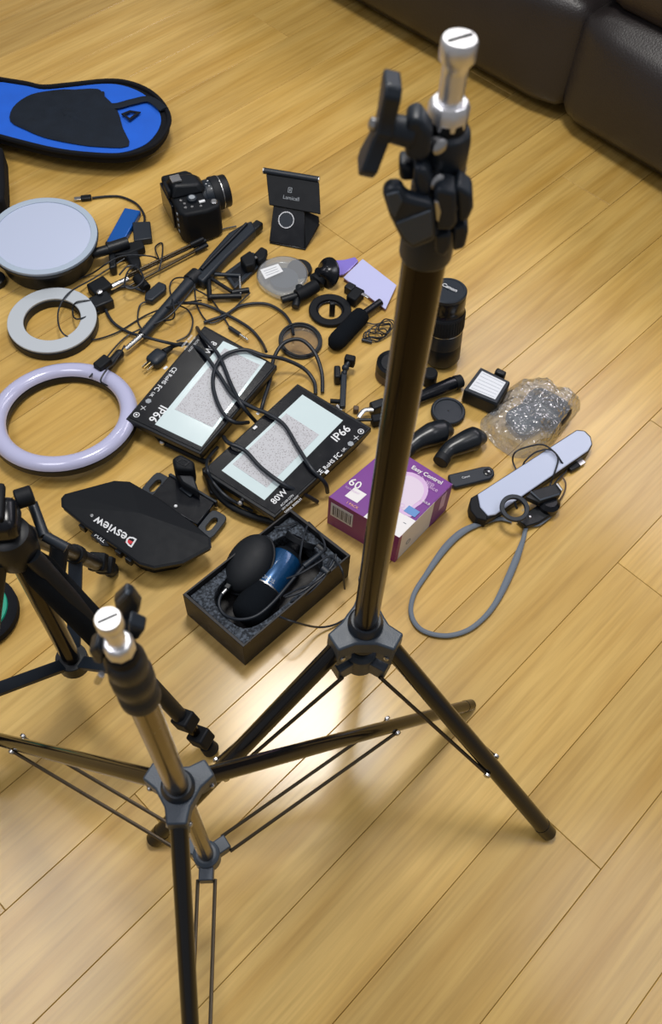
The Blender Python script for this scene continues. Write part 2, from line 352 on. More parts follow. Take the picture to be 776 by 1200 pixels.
# ------------------------------------------------------------------ light stands
def trilobe(c, azs, r0, r1, hw, h, up=UP):
    """flat three-pronged collar outline, concave between the prongs"""
    pts = []
    azs = sorted(azs)
    for i, a in enumerate(azs):
        d = Vector((math.cos(a), math.sin(a), 0)); s = Vector((-d.y, d.x, 0))
        b = azs[(i+1) % 3] + (2*math.pi if i == 2 else 0)
        pts += [c+d*r1-s*hw, c+d*r1+s*hw]
        for k in (.28, .5, .72):
            g = a+(b-a)*k; pts.append(c+Vector((math.cos(g), math.sin(g), 0))*r0*(1.0 if k == .5 else 1.12))
    return pts
def stand(label, base, top, hubz, brz, R, azs, rp, rl, low_tube, pole_mat, legR=.62):
    t = T('light_stand', label, 'light stand', base)
    ax_ = (top-base); 
    def at(z): return base + ax_*((z-base.z)/ax_.z)
    hub = at(hubz); br = at(brz); k = rp/.014
    obj('centre_pole', MB().tube([hub-UP*.02, at(top.z-.10*k)], rp, 24), pole_mat, t)
    obj('lower_pole', MB().tube([br-UP*.015, hub-UP*.01], rp*.86, 20), K['bronze'], t)
    h = obj('hub', MB().prism(trilobe(hub+UP*.012*k, azs, rp*1.75, rp*3.1, rp*.85, 0), Vector((0, 0, -.026*k))), K['grey'], t, .0025*k)
    obj('pole_socket', MB().lathe([(rp*1.45, -.03*k), (rp*1.45, .018*k), (rp*1.2, .024*k), (rp*1.02, .024*k)], hub, UP, 28), K['dgrey'], h)
    lb = obj('lower_bracket', MB().lathe([(rp*1.5, -.022*k), (rp*1.5, .014*k), (rp*1.1, .018*k)], br, UP, 24), K['grey'], t, .001)
    for a in azs:
        d = Vector((math.cos(a), math.sin(a), 0)); s = Vector((-d.y, d.x, 0))
        m = MB(); f = frame(br, d)
        m.box(f, (rp*1.1, -rp*.8, -.018*k), (rp*2.7, rp*.8, .010*k)); obj('bracket_prong', m, K['grey'], lb, .002*k)
        m = MB(); f = frame(hub, d)
        for q in (-1, 1): m.box(f, (rp*1.6, q*rp*.55, -.034*k) if q > 0 else (rp*1.6, -rp*.85, -.034*k), (rp*3.1, q*rp*.85, .0) if q > 0 else (rp*3.1, -rp*.55, .0))
        obj('hub_prong', m, K['grey'], h, .0015*k)
        for q in (-1, 1): obj('rivet', MB().lathe([(.0035*k, 0), (.0035*k, .002), (.002*k, .003)], hub+d*rp*2.6+s*rp*.85*q-UP*.018*k, s*q, 12), K['steel'], h)
        foot = Vector((base.x, base.y, 0)) + d*(R[azs.index(a)] if isinstance(R, tuple) else R); foot.z = rl*.75
        st = hub + d*rp*2.45 - UP*.012*k
        lg = obj('leg', MB().tube([st, foot], rl, 20), K['tube'], t)
        obj('leg_cap', MB().tube([foot+(st-foot).normalized()*.018, foot-(st-foot).normalized()*.004], [rl*1.05, rl*1.0], 16), K['tube'], lg)
        lp = st.lerp(foot, legR)
        for q in (-1, 1):
            e0 = br + d*rp*2.4 + s*rp*.95*q - UP*.006*k; e1 = lp + s*(rl*1.15)*q
            bz = obj('brace', MB().tube([e0, e1], .0026*k**.5, 8, flat=1.0), K['brace'], t)
            obj('pivot', MB().lathe([(.0045*k**.5, 0), (.0045*k**.5, .003), (.003*k**.5, .004)], e1, s*q, 12), K['steel'], bz)
    return t, at
def spigot(t, o, axd, r, k):
    pr = [(r*.72, 0), (r*.72, .030*k), (r*.74, .034*k), (r*1.0, .037*k), (r*1.0, .046*k), (r*.9, .0475*k)]
    sp = obj('spigot', MB().lathe(pr, o, axd, 32), K['sat'], t, ang=50)
    obj('spigot_nut', MB().lathe([(r*1.0, -.001), (r*1.22, .001), (r*1.24, .010*k), (r*1.05, .014*k)], o, axd, 9), K['sat'], sp, .0012, segs=3)
    m = MB(); f = frame(o+axd*.0477*k, Vector((.8, .5, 0)), axd); m.cbox(f, (0, 0, 0), (r*1.5, r*.16, .0008)); obj('slot', m, K['matte'], sp)
    return sp
def Wy(px, py, Y):
    """where the line of sight through a pixel meets the upright plane y = Y"""
    d = ax(Vector(((px-388)/F, (py-600)/F, 1))); return Vector((0, 0, H))+d*(Y/d.y)
def block(name, pts, Y, depth, mat_, par, bev=.002): return obj(name, MB().prism([Wy(*p, Y) for p in pts], Vector((0, depth, 0))), K[mat_], par, bev, segs=3)
def wing(t, base, stem_d, wing_d, L, wl, ww, th, mat_='dgrey'):
    e = base+stem_d.normalized()*L
    wk = obj('wing_knob', MB().tube([base, e], [ww*.42, ww*.36], 14), K[mat_], t, .001)
    f = frame(e, wing_d, stem_d)
    m = MB()
    for sg in (-1, 1):
        o = [(0, -ww*.42), (wl*.25, -ww*.36), (wl*.8, -ww*.58), (wl, -ww*.40), (wl, ww*.40), (wl*.8, ww*.58), (wl*.25, ww*.36), (0, ww*.42)]
        tilt = [f @ Vector((sg*x, y, abs(x)*.12)) for x, y in o]
        m.prism(tilt, -stem_d.normalized()*th)
    obj('wing', m, K[mat_], wk, .0015)
    obj('screw', MB().lathe([(.0035, 0), (.0035, .002), (.0015, .003)], e+stem_d.normalized()*.001, stem_d, 12), K['steel'], wk)
    return wk
rad = math.radians
# tall stand in the middle
b1 = W(409, 850, 0); t1 = W(541, 35, 1.05)
st1, at1 = stand('tall black light stand in the middle with chrome spigot on top', b1, t1, .344, .272, (.312, .312, .262), [rad(-25.5), rad(-145), rad(85)], .014, .0112, False, K['smoke'], .60)
a1 = (t1-b1).normalized()
hd = obj('clamp_head', MB().lathe([(.0150, 0), (.0165, .002), (.0165, .034), (.0150, .038)], at1(.906), a1, 32), K['dgrey'], st1, .001)
yc = at1(.935).y
block('clamp_lug', [(509, 228), (513, 221), (535, 226), (536, 262), (531, 271), (509, 271)], yc-.030, .016, 'dgrey', hd, .0025)
block('clamp_lug', [(533, 224), (537, 217), (554, 229), (555, 246), (549, 260), (538, 262)], yc-.026, .016, 'dgrey', hd, .0025)
block('clamp_lug', [(510, 277), (529, 274), (528, 292), (521, 302), (510, 298)], yc-.028, .016, 'dgrey', hd, .002)
block('clamp_lug', [(531, 268), (547, 263), (549, 274), (545, 292), (531, 296)], yc-.025, .016, 'dgrey', hd, .002)
block('bolt_washer', [(509, 236), (514, 237), (517, 249), (514, 261), (511, 258)], yc-.0305, .002, 'steel', hd, .0005)
lev = obj('clamp_lever', MB().prism([Wy(*p, yc-.034) for p in ((447, 227), (456, 221), (469, 220), (477, 233), (508, 240), (511, 283), (484, 294), (471, 285), (456, 255))], Vector((0, .010, 0))), K['dgrey'], st1, .003, segs=3)
block('lever_face', [(464, 262), (505, 247), (507, 277), (484, 288), (475, 281)], yc-.0352, .002, 'grey', lev, .0008)
block('lever_face', [(452, 229), (467, 225), (472, 236), (463, 256), (457, 248)], yc-.0352, .002, 'grey', lev, .0008)
col = obj('upper_collar', MB().lathe([(.0135, 0), (.0145, .002), (.0145, .018), (.0135, .020), (.0135, .024), (.0148, .026), (.0148, .044), (.0138, .050), (.0115, .052)], at1(.945), a1, 32), K['dgrey'], st1, .0006)
yu = at1(.975).y
block('collar_lug', [(476, 143), (492, 138), (507, 160), (505, 184), (493, 193), (474, 186)], yu-.024, .016, 'dgrey', col, .003)
block('collar_lug', [(485, 196), (501, 200), (506, 216), (504, 232), (488, 232), (484, 215)], yu-.028, .016, 'dgrey', col, .003)
block('collar_lug', [(467, 192), (486, 196), (487, 214), (468, 214)], yu-.020, .014, 'dgrey', col, .003)
obj('rim_line', MB().tube([*circ(at1(.9635), .0143, 36, a1)], .0007, 6, closed=True), K['grey'], col)
obj('rim_line', MB().tube([*circ(at1(.9720), .0146, 36, a1)], .0007, 6, closed=True), K['grey'], col)
for p, yy in (((514, 171), .0225), ((511, 212), .026)): 
    q = Wy(*p, yu-yy+.006); dn = Vector((.45, -.85, .25)).normalized(); obj('screw', MB().lathe([(.0046, -.004), (.0046, .002), (.0030, .003)], q, dn, 16, sq=.8), K['steel'], col)
wing(st1, Wy(484, 156, yu-.018), Vector((-.95, -.05, .20)), Vector((.30, .10, 1)), .020, .026, .019, .009)
obj('neck_ring', MB().lathe([(.0112, 0), (.0112, .010), (.009, .012)], at1(.993), a1, 24), K['matte'], st1)
spigot(st1, at1(.9985), a1, .0094, 1.0)
# shorter stand at lower left
b2 = W(256, 1035, 0); t2 = W(125, 722, .832)
st2, at2 = stand('short black light stand at the lower left with bronze pole and chrome spigot', b2, t2, .468, .178, .436, [rad(38.4), rad(155.5), rad(275.5)], .0105, .0085, True, K['bronze'], .60)
a2 = (t2-b2).normalized()
cl = obj('clamp_collar', MB().lathe([(.0115, 0), (.0142, .002), (.0142, .014), (.0122, .017), (.0122, .026), (.0144, .030), (.0144, .044), (.0120, .048), (.0120, .052), (.0134, .055), (.0130, .068), (.0105, .073)], at2(.702), a2, 32), K['dgrey'], st2, .0006)
y2 = at2(.77).y
block('collar_lug', [(103, 765), (112, 759), (121, 768), (120, 780), (110, 777)], y2-.006, .012, 'dgrey', cl, .002)
block('collar_lug', [(150, 731), (170, 740), (162, 751), (150, 749)], y2+.010, .010, 'dgrey', cl, .002)
obj('screw', MB().tube([Wy(119, 790, y2-.012), Wy(114, 799, y2-.012)], .0022, 10), K['steel'], cl)
wk = block('wing_knob', [(133, 705), (146, 693), (155, 697), (164.5, 710), (163, 719), (151, 731), (137, 724)], y2+.030, .007, 'dgrey', st2, .002)
block('knob_rib', [(136, 707), (147, 696), (152, 698), (139, 712)], y2+.0285, .004, 'grey', wk, .001)
obj('stem', MB().tube([Wy(150, 722, y2+.034), at2(.765)], .005, 14), K['matte'], wk)
obj('neck_ring', MB().lathe([(.0105, 0), (.0105, .009), (.009, .011)], at2(.775), a2, 24), K['matte'], st2)
spigot(st2, at2(.784), a2, .0080, .95)

# ------------------------------------------------------------------ camera tripod at the left edge
ct = W(105, 812, 0)
ap = W(12, 632, .44)
tr = T('camera_tripod', 'small black camera tripod with foam grip at the left edge', 'tripod', ct)
feet = [W(131, 668, .006), W(249, 880, .006), ct + Vector((-.13, -.155, .006))]
colz = ct.lerp(ap, .26)
obj('centre_column', MB().tube([colz-(ap-ct)*.02, ap], .0125, 20), K['smoke'], tr)
cc = obj('spreader_collar', MB().tube([colz-(ap-ct).normalized()*.010, colz+(ap-ct).normalized()*.016], .0215, 24), K['black'], tr, .001)
for i, ft in enumerate(feet):
    s0 = ap + (ft-ap).normalized()*.02 + Vector((ft.x-ap.x, ft.y-ap.y, 0)).normalized()*.014
    lg = obj('leg', MB().tube([s0, s0.lerp(ft, .78)], .0105, 16), K['black'], tr)
    obj('lower_tube', MB().tube([s0.lerp(ft, .55), s0.lerp(ft, .95)], .0075, 14), K['smoke'], lg)
    dr = (ft-s0).normalized(); L = (ft-s0).length
    for q in (.80, .905): 
        cpos = s0+dr*L*q; f = frame(cpos, dr.cross(UP), dr)
        obj('flip_lock', MB().cbox(f, (0, -.003, 0), (.025, .028, .024)), K['matte'], lg, .003)
    obj('rubber_foot', MB().tube([ft-dr*.02, ft-dr*.004], [.011, .0125], 16), K['rubber'], lg, .001)
    mp = s0.lerp(ft, .52); 
    sd = (mp-colz); dn = Vector((sd.x, sd.y, 0)).normalized(); f = frame(colz, sd, dn.cross(sd).cross(sd)*-1)
    sp = obj('spreader_arm', MB().box(f, (.018, -.0092, -.0035), (sd.length, .0092, .0035)), K['dgrey'], tr, .001)
    obj('arm_clevis', MB().tube([mp-dr*.012, mp+dr*.012], .0135, 16), K['matte'], sp, .001)
s0 = ap + (feet[1]-ap)*.06
obj('foam_grip', MB().tube([s0, s0+(feet[1]-s0)*.06, s0+(feet[1]-s0)*.42, s0+(feet[1]-s0)*.45], [.013, .0195, .0195, .014], 24), K['foam'], tr)
f = frame(ap, Vector((1, .2, 0)))
hdm = obj('head', MB().lathe([(.018, -.02), (.025, -.012), (.027, .016), (.023, .034), (.016, .038)], ap-UP*.02, UP, 28), K['black'], tr)
obj('tilt_block', MB().cbox(f, (-.012, .004, .034), (.060, .042, .034)), K['gloss'], tr, .010, segs=3)
obj('quick_plate', MB().cbox(f, (-.020, .012, .054), (.055, .045, .010)), K['matte'], tr, .003)
obj('pan_lock', MB().tube([f @ Vector((.012, .03, .03)), f @ Vector((.030, .035, .03))], .011, 16), K['matte'], tr, .002)
bk = MB().tube([W(38, 590, .44), W(52, 628, .43)], .006, 10); bk.tube([W(52, 628, .43), W(78, 642, .42)], .006, 10)
obj('leg_release', bk, K['dgrey'], tr)
bk = MB().tube([W(70, 640, .36), W(66, 670, .34)], .011, 14)
obj('leg_hook', bk, K['matte'], tr, .001)
# pouch on the floor below the tripod
gp = T('green_pouch', 'rounded black pouch with green top at the left edge under the tripod', 'pouch', W(-30, 730))
obj('shell', MB().lathe([(.052, 0), (.060, .006), (.060, .020), (.052, .026)], W(-22, 722), UP, 36), K['nylon'], gp)
obj('green_top', MB().lathe([(.047, .0255), (.046, .029), (.036, .033)], W(-22, 722), UP, 36), K['green'], gp)

# ------------------------------------------------------------------ open padded case, upper left
cs = T('padded_case', 'long black padded case lying open with bright blue lining', 'case', W(40, 150))
oc = [(-170, 92), (-60, 92), (0, 94), (31, 99), (51, 103), (85, 100), (124, 96), (150, 98), (175, 108), (192, 124), (198.5, 142), (191, 160), (175, 174), (144, 183), (103, 182), (64, 177), (26, 168), (0, 161), (-60, 155), (-170, 150)]
def smp(pts, z, n=4): return smooth([W(p[0], p[1], z) for p in pts], n, True)
outer = smooth(P(oc[2:18], .052), 4)
outer = [W(-170, 92, .052)] + outer + [W(-170, 150, .052)]
obj('lid', MB().prism(outer, Vector((0, 0, -.018))), K['nylon'], cs, .003)
obj('zip_rim', MB().tube([p+UP*.002 for p in outer], .0055, 8), K['nylon'], cs)
cen = W(60, 140, .0535)
obj('lining', MB().prism([cen+(Vector((p.x, p.y, .0535))-cen)*.93 for p in outer], Vector((0, 0, -.002))), K['cloth'], cs)
pk = smp([(12, 142), (15, 126), (31, 113), (52, 107), (85, 105), (114, 104), (122, 112), (137, 128), (144, 150), (151, 171), (116, 172), (84, 168), (52, 161), (30, 152)], .056, 3)
mb = MB(); n = len(pk); cc_ = mid(*pk)
rings = []
for s_, hh in ((1, 0), (.93, .004), (.7, .007), (.4, .006), (.12, .008)):
    rings.append([cc_+(p-cc_)*s_+UP*(hh+.0022*math.sin(i*1.1+s_*9)*(s_ < 1)) for i, p in enumerate(pk)])
vv = [p for r in rings for p in r]; ff = [(a*n+i, a*n+(i+1) % n, (a+1)*n+(i+1) % n, (a+1)*n+i) for a in range(4) for i in range(n)] + [tuple(4*n+i for i in range(n))]
obj('mesh_pocket', mb.add(vv, ff), K['mesh'], cs, ang=80)
obj('strap', MB().tube(smooth(P([(117, 108), (120, 121), (135, 124), (155, 119), (175, 116), (192, 128)], .060), 6), .010, 8, flat=.22), K['mesh'], cs)
obj('buckle', MB().ring(P([(142, 133), (152, 129), (165, 131), (152, 141)], .061), P([(146, 134), (153, 131), (160, 132), (152, 138)], .061), Vector((0, 0, -.003))), K['gloss'], cs)
obj('case_body', MB().prism(P([(-170, 150), (-30, 158), (3, 172), (5, 215), (4, 232), (-10, 240), (-170, 240)], .050), Vector((0, 0, -.05))), K['nylon'], cs, .006)

# ------------------------------------------------------------------ round panel light and ring lights
def lathe_ring(c, ro, ri, z0, z1, n=56, up=UP): return MB().ring(circ(c+up*z1, ro, n, up), circ(c+up*z1, ri, n, up), -up*(z1-z0))
c = W(51, 281, 0); c = Vector((c.x+.012, c.y-.045, 0))
pl = T('round_panel_light', 'round white panel light in a black housing, leftmost of the lights', 'panel light', c)
tl = Vector((.02, -.03, 1)).normalized(); top = W(50, 276, .062)
obj('housing', MB().lathe([(.086, .0), (.090, .008), (.092, .045), (.104, .050), (.106, .058)], top-tl*.062, tl, 56), K['black'], pl)
obj('rim', lathe_ring(top-tl*.062, .1045, .092, .052, .0640, 56, tl), K['frost'], pl, .001)
obj('diffuser', MB().lathe([(.0925, .05), (.0925, .0620), (.05, .0655), (.01, .066)], top-tl*.062, tl, 56), K['white'], pl, ang=60)
mm = MB().tube([W(108, 298, .03), W(128, 292, .03)], .010, 14)
mm.tube([W(126, 292, .03), W(150, 284, .03)], .012, 14)
obj('mount_arm', mm, K['black'], pl, .001)
def clampy(t):
    slab('clamp_jaw', [(128, 289), (150, 284), (166, 280), (170, 289), (150, 297), (130, 299)], .022, .018, K['matte'], t, .003)
    slab('clamp_jaw', [(127, 296), (135, 294), (136, 312), (128, 314)], .024, .022, K['black'], t, .003)
    slab('clamp_jaw', [(147, 290), (160, 288), (165, 306), (162, 318), (154, 312), (147, 300)], .020, .018, K['matte'], t, .004)
clampy(pl)

c = W(61, 374, .022); c.z = 0
r1 = T('ring_light', 'small ring light with frosted strip below the round panel light', 'ring light', c, )
obj('housing', MB().ring(circ(c+UP*.018, .0835), circ(c+UP*.018, .052), -UP*.018), K['black'], r1, .002)
obj('diffuser', MB().ring(circ(c+UP*.0225, .0825, 56), circ(c+UP*.0225, .053, 56), -UP*.0045), K['offw'], r1, .001)
obj('mount_block', MB().cbox(frame(c, Vector((.8, .6, 0))), (.10, 0, .012), (.04, .03, .022)), K['black'], r1, .003)
c = W(74, 487, .03); c.z = 0
r2 = T('ring_light', 'large glossy ring light at the left edge, biggest ring', 'ring light', c)
tl = Vector((-.02, .10, 1)).normalized(); cb = c+UP*.012
obj('housing', MB().ring(circ(cb+tl*.016, .1275, 64, tl), circ(cb+tl*.016, .097, 64, tl), -tl*.016), K['black'], r2, .003)
n = 64; mb = MB(); vv = []; ff = []
for k in range(n):
    a = 2*math.pi*k/n; 
    for q in range(9):
        g = math.pi*q/8; rr = .1125+.0155*math.cos(g); p = circ(cb+tl*(.016+.013*math.sin(g)), rr, n, tl)[k]; vv.append(p)
for k in range(n):
    for q in range(8): ff.append((k*9+q, k*9+q+1, ((k+1) % n)*9+q+1, ((k+1) % n)*9+q))
obj('diffuser', mb.add(vv, ff), K['whiteb'], r2, ang=80)
f = frame(W(121, 428, .03), W(140, 412)-W(121, 428))
obj('yoke', MB().cbox(f, (0, 0, .0), (.030, .020, .024)), K['matte'], r2, .003)
obj('inner_plate', MB().prism(P([(84, 425), (112, 437), (138, 462), (132, 452), (118, 433)], .018), -UP*.014), K['matte'], r2, .002)

# ------------------------------------------------------------------ cables
def cable(name, label, pts, r, z=.004, mat_='cable', n=7, cat='cable', group=None, parent=None):
    p = smooth(P(pts, z), n)
    return obj(name, MB().tube(p, r, 8), K[mat_], parent, label=label, cat=cat if not parent else None, group=group)

# usb hub and blue stick
u = T('usb_adapter', 'black usb adapter block with a short cable left of the camera', 'adapter', W(166, 272))
slab('body', [(155, 260), (176, 259), (178, 279), (157, 282)], .016, .014, K['dgrey'], u, .002)
cable('lead', None, [(169, 262, .01), (169, 252), (160, 239), (143, 231), (128, 230), (108, 232)], .0024, .004, parent=u)
pp = obj('plug_shell', MB().cbox(frame(W(101, 232, .005), W(110, 231)-W(90, 233)), (0, 0, 0), (.022, .013, .008)), K['black'], u, .002)
obj('usb_tip', MB().cbox(frame(W(91, 233, .005), W(110, 231)-W(90, 233)), (0, 0, 0), (.014, .009, .004)), K['steel'], u, .0005)
bs = T('blue_power_bank', 'flat blue metal stick lying beside the usb adapter', 'storage stick', W(145, 268))
slab('body', [(146, 243), (165, 246.5), (142, 287), (123.5, 284)], .014, .013, K['blue'], bs, .0025)
slab('end_cap', [(124.2, 282.6), (142.8, 285.6), (142, 287.4), (123.2, 284.4)], .0142, .0134, K['black'], bs, .0008)

# ------------------------------------------------------------------ DSLR
d_l = Vector((math.cos(rad(27)), math.sin(rad(27)), 0))
hs = W(209, 213, .098); bo = hs - UP*.098 + d_l*.012
dc = T('slr_camera', 'black digital camera standing on the floor with its zoom lens pointing right', 'camera', bo)
f = frame(bo, d_l)                             # x = lens direction, -y = grip side
prof = [(-.034, .057), (.020, .057), (.030, .045), (.030, -.040), (.052, -.046), (.055, -.058), (.048, -.072), (.020, -.078), (-.026, -.074), (-.034, -.060)]
obj('body', MB().prism([f @ Vector((x, y, .078)) for x, y in prof], Vector((0, 0, -.076))), K['matte'], dc, .007, segs=3)
pr = [(-.034, .030, .078), (-.034, -.024, .078), (.030, -.026, .078), (.040, -.016, .078), (.040, .020, .078), (.030, .030, .078)]
mb = MB(); lo = [f @ Vector(p) for p in pr]; hi = [f @ Vector((x*.72+.000, y*.62, .103-max(0, x)*.25)) for x, y, z in pr]; n = 6
mb.add(lo+hi, [tuple(range(n)), tuple(range(2*n-1, n-1, -1))]+[(i, (i+1) % n, (i+1) % n+n, i+n) for i in range(n)])
obj('pentaprism', mb, K['black'], dc, .005, segs=3)
sh = obj('hot_shoe', MB().cbox(f, (-.016, .002, .1035), (.020, .019, .002)), K['steel'], dc, .0005)
m = MB(); [m.cbox(f, (-.016, .002+q*.0085, .1055), (.019, .0028, .002)) for q in (-1, 1)]; obj('shoe_rail', m, K['steel'], sh)
obj('eyecup', MB().cbox(f, (-.036, .002, .084), (.008, .034, .020)), K['rubber'], dc, .004)
obj('rear_screen', MB().cbox(f, (-.0360, .012, .038), (.006, .078, .056)), K['gloss'], dc, .002)
dl = obj('mode_dial', MB().lathe([(.0105, 0), (.0105, .006), (.009, .0075)], f @ Vector((.002, -.038, .078)), UP, 24), K['dgrey'], dc, .0004)
obj('dial_mark', MB().lathe([(.0062, .0076), (.0062, .0080)], f @ Vector((.002, -.038, .078)), UP, 20), K['printd'], dl)
obj('shutter_button', MB().lathe([(.007, 0), (.007, .004), (.005, .006)], f @ Vector((.040, -.060, .077)), UP, 20), K['steel'], dc)
obj('power_switch', MB().cbox(f, (.018, -.052, .081), (.012, .006, .003)), K['print'], dc, .0005)
m = MB()
for x, y in ((-.016, -.044), (-.018, -.056), (-.005, -.058), (.012, -.062), (-.02, -.033)): m.lathe([(.003, 0), (.0028, .0022)], f @ Vector((x, y, .078)), UP, 12)
obj('top_buttons', m, K['steel'], dc)
m = MB()
for q in range(4): m.cbox(f, (-.0346, -.050, .064-q*.014), (.002, .006, .005))
obj('rear_buttons', m, K['printd'], dc, .0005)
lo = f @ Vector((.028, .002, .046)); ld = (d_l+UP*.02).normalized()
ln = obj('lens', MB().lathe([(.033, 0), (.033, .010), (.030, .011), (.0315, .014), (.0315, .030)], lo, ld, 36), K['dgrey'], dc, .0005)
obj('zoom_ring', MB().lathe([(.0335, .026), (.0345, .028), (.0345, .042), (.0335, .044)], lo, ld, 36), K['rubber'], ln)
obj('silver_band', MB().lathe([(.0338, .044), (.0338, .0455)], lo, ld, 36), K['steel'], ln)
obj('focus_ring', MB().lathe([(.0325, .0455), (.0325, .059), (.031, .061), (.028, .061), (.026, .055)], lo, ld, 36, caps=True), K['black'], ln)
obj('front_glass', MB().lathe([(.0255, .0565), (.015, .0585), (.002, .059)], lo, ld, 30), K['gloss'], ln)
m = MB(); [m.cbox(frame(lo+ld*.020+Vector((0, 0, 0)), ld), (x, y, z), (.003, .0015, .001)) for x, y, z in ((.0, -.01, .0305), (.003, -.016, .0275), (-.004, -.004, .032), (.002, .004, .0318))]
obj('lens_mark', m, K['print'], ln)

# ------------------------------------------------------------------ phone stand
ps = T('phone_stand', 'black folding phone stand with a silver ring standing behind the clear case', 'phone stand', W(345, 275))
def sheet(name, pts, th, mat_, par, bevel=.0012):
    n = (pts[1]-pts[0]).cross(pts[2]-pts[0]).normalized()
    if n.dot(Vector((0, 0, H))-pts[0]) > 0: n = -n
    return obj(name, MB().prism(pts, n*th), K[mat_], par, bevel)
sheet('base_plate', [W(316, 284, .004), W(358, 292, .004), W(375, 262, .004), W(330, 253, .004)], .0038, 'gloss', ps)
lowp = sheet('lower_plate', [W(321, 236, .062), W(357, 243, .062), W(357, 291, .005), W(315.5, 283, .005)], .004, 'gloss', ps)
rc = mid(W(336, 258, .038)); nrm = (W(357, 243, .062)-W(321, 236, .062)).cross(W(315.5, 283, .005)-W(321, 236, .062)).normalized(); nrm = nrm if nrm.dot(Vector((0, 0, H))-rc) > 0 else -nrm
pc0 = W(321, 236, .062); dd = nrm.dot(rc-pc0); rc = rc-nrm*dd
obj('ring', MB().ring(circ(rc+nrm*.0024, .0165, 36, nrm), circ(rc+nrm*.0024, .0145, 36, nrm), -nrm*.002), K['chrome'], lowp)
obj('pad', MB().lathe([(.0145, 0), (.0145, .001)], rc+nrm*.0002, nrm, 36), K['dgrey'], lowp)
sheet('side_wing', [W(356, 246, .055), W(374, 254, .040), W(374.5, 261, .030), W(358.5, 291, .005)], .004, 'matte', ps)
up_ = sheet('upper_plate', [W(312, 204, .098), W(374, 214, .098), W(375.6, 251, .060), W(315.5, 240, .060)], .005, 'matte', ps)
rl = obj('roller', MB().tube([W(309.5, 200, .100), W(373.5, 210.5, .100)], .0062, 18), K['dgrey'], ps)
for p in ((309.2, 200), (374, 210.6)): obj('end_cap', MB().tube([W(p[0]-.5, p[1]-.1, .100), W(p[0]+.5, p[1]+.1, .100)], .0064, 16), K['steel'], rl)
ua = W(312, 204, .098); ub = W(374, 214, .098); uc = W(315.5, 240, .060)
nu = (ub-ua).cross(uc-ua).normalized(); nu = nu if nu.dot(Vector((0, 0, H))-ua) > 0 else -nu
def onp(u, v): return ua+(ub-ua)*u+(uc-ua)*v+nu*.0002
text('Lamicall', onp(.28, .72), onp(.58, .72), 0, K['printd'], up_, up=nu)
sq = circ(onp(.44, .38), .0042, 4, nu, ub-ua)
fq = frame(onp(.43, .40), ub-ua, nu)
obj('emblem', MB().ring([fq @ Vector(p) for p in ((-.004, -.005, .0003), (.004, -.005, .0003), (.004, .005, .0003), (-.004, .005, .0003))], [fq @ Vector(p) for p in ((-.003, -.004, .0003), (.003, -.004, .0003), (.003, .004, .0003), (-.003, .004, .0003))], -nu*.0003).cbox(fq, (0, 0, .0002), (.0016, .005, .0003)), K['printd'], up_)

# ------------------------------------------------------------------ selfie stick, thin tripod, clamps
ss = T('selfie_stick', 'black selfie stick with folded tripod legs lying diagonally above the floodlights', 'selfie stick', W(225, 335))
A, B_, Cc, D_ = W(297, 263, .020), W(228, 325, .016), W(167, 393, .014), W(147, 410, .014)
obj('folded_legs', MB().prism(P([(285, 262), (295, 258), (300, 268), (266, 300), (238, 330), (226, 322), (245, 298), (268, 272)], .026), -UP*.022), K['dgrey'], ss, .004)
obj('leg_rib', MB().tube([W(289, 262, .028), W(236, 316, .028)], .0035, 8), K['black'], ss)
obj('leg_tip', MB().cbox(frame(W(300, 267, .014), A-B_), (0, 0, 0), (.028, .018, .018)), K['black'], ss, .003)
obj('shaft', MB().tube([B_, Cc], [.0125, .0095], 18), K['dgrey'], ss)
obj('collar', MB().tube([B_+(A-B_).normalized()*.01, B_-(A-B_).normalized()*.016], .0155, 20), K['black'], ss, .001)
obj('steel_tube', MB().tube([Cc, D_], [.006, .0052], 16), K['chrome'], ss)
obj('joint', MB().ball(W(140, 415, .016), .009).tube([W(140, 415, .016), W(124, 432, .020)], .0085, 12), K['black'], ss)
th = T('thin_tripod', 'thin metal-legged mini tripod lying left of the selfie stick', 'mini tripod', W(180, 315))
for a, b in (((241, 282, .014), (128, 335, .012)), ((243, 287, .010), (150, 336, .008)), ((238, 280, .022), (150, 322, .020))):
    lg = obj('leg', MB().tube([W(*a), W(*b)], .0026, 10), K['brace'], th)
    obj('leg_tip', MB().tube([W(*a), W(*a)+(W(*b)-W(*a)).normalized()*.03], .0048, 10), K['black'], lg)
obj('shaft', MB().tube([W(150, 327, .014), W(124, 340, .014)], .0058, 14), K['chrome'], th)
obj('head', MB().cbox(frame(W(119, 344, 0), W(150, 327)-W(119, 344)), (0, 0, .013), (.040, .034, .024)), K['matte'], th, .004)
obj('screw', MB().lathe([(.006, 0), (.006, .004), (.003, .006)], W(117, 343, .026), UP, 16), K['steel'], th)
obj('knob', MB().tube([W(160, 325, .012), W(172, 338, .012)], .010, 14), K['matte'], th, .002)
ic = T('inline_switch', 'small black inline cable switch lying between the ring lights and stick', 'switch', W(182, 343))
slab('body', [(170, 343), (186, 329), (195, 333), (194, 339), (178, 352), (169, 350)], .016, .013, K['dgrey'], ic, .003)
pcl = T('phone_clamp', 'black phone clamp on a rail between the selfie stick and clear case', 'clamp', W(288, 316))
slab('rail', [(262, 320), (296, 295), (312, 304), (275, 338)], .010, .009, K['dgrey'], pcl, .002)
slab('rail_groove', [(268, 321), (296, 300), (304, 305), (275, 332)], .0106, .001, K['gloss'], pcl, .0003)
slab('jaw', [(281, 301), (293, 293), (300, 300), (298, 309), (288, 312)], .030, .022, K['matte'], pcl, .003)
slab('jaw', [(297, 297), (306, 288), (314, 292), (311, 302), (303, 306)], .026, .017, K['matte'], pcl, .004)
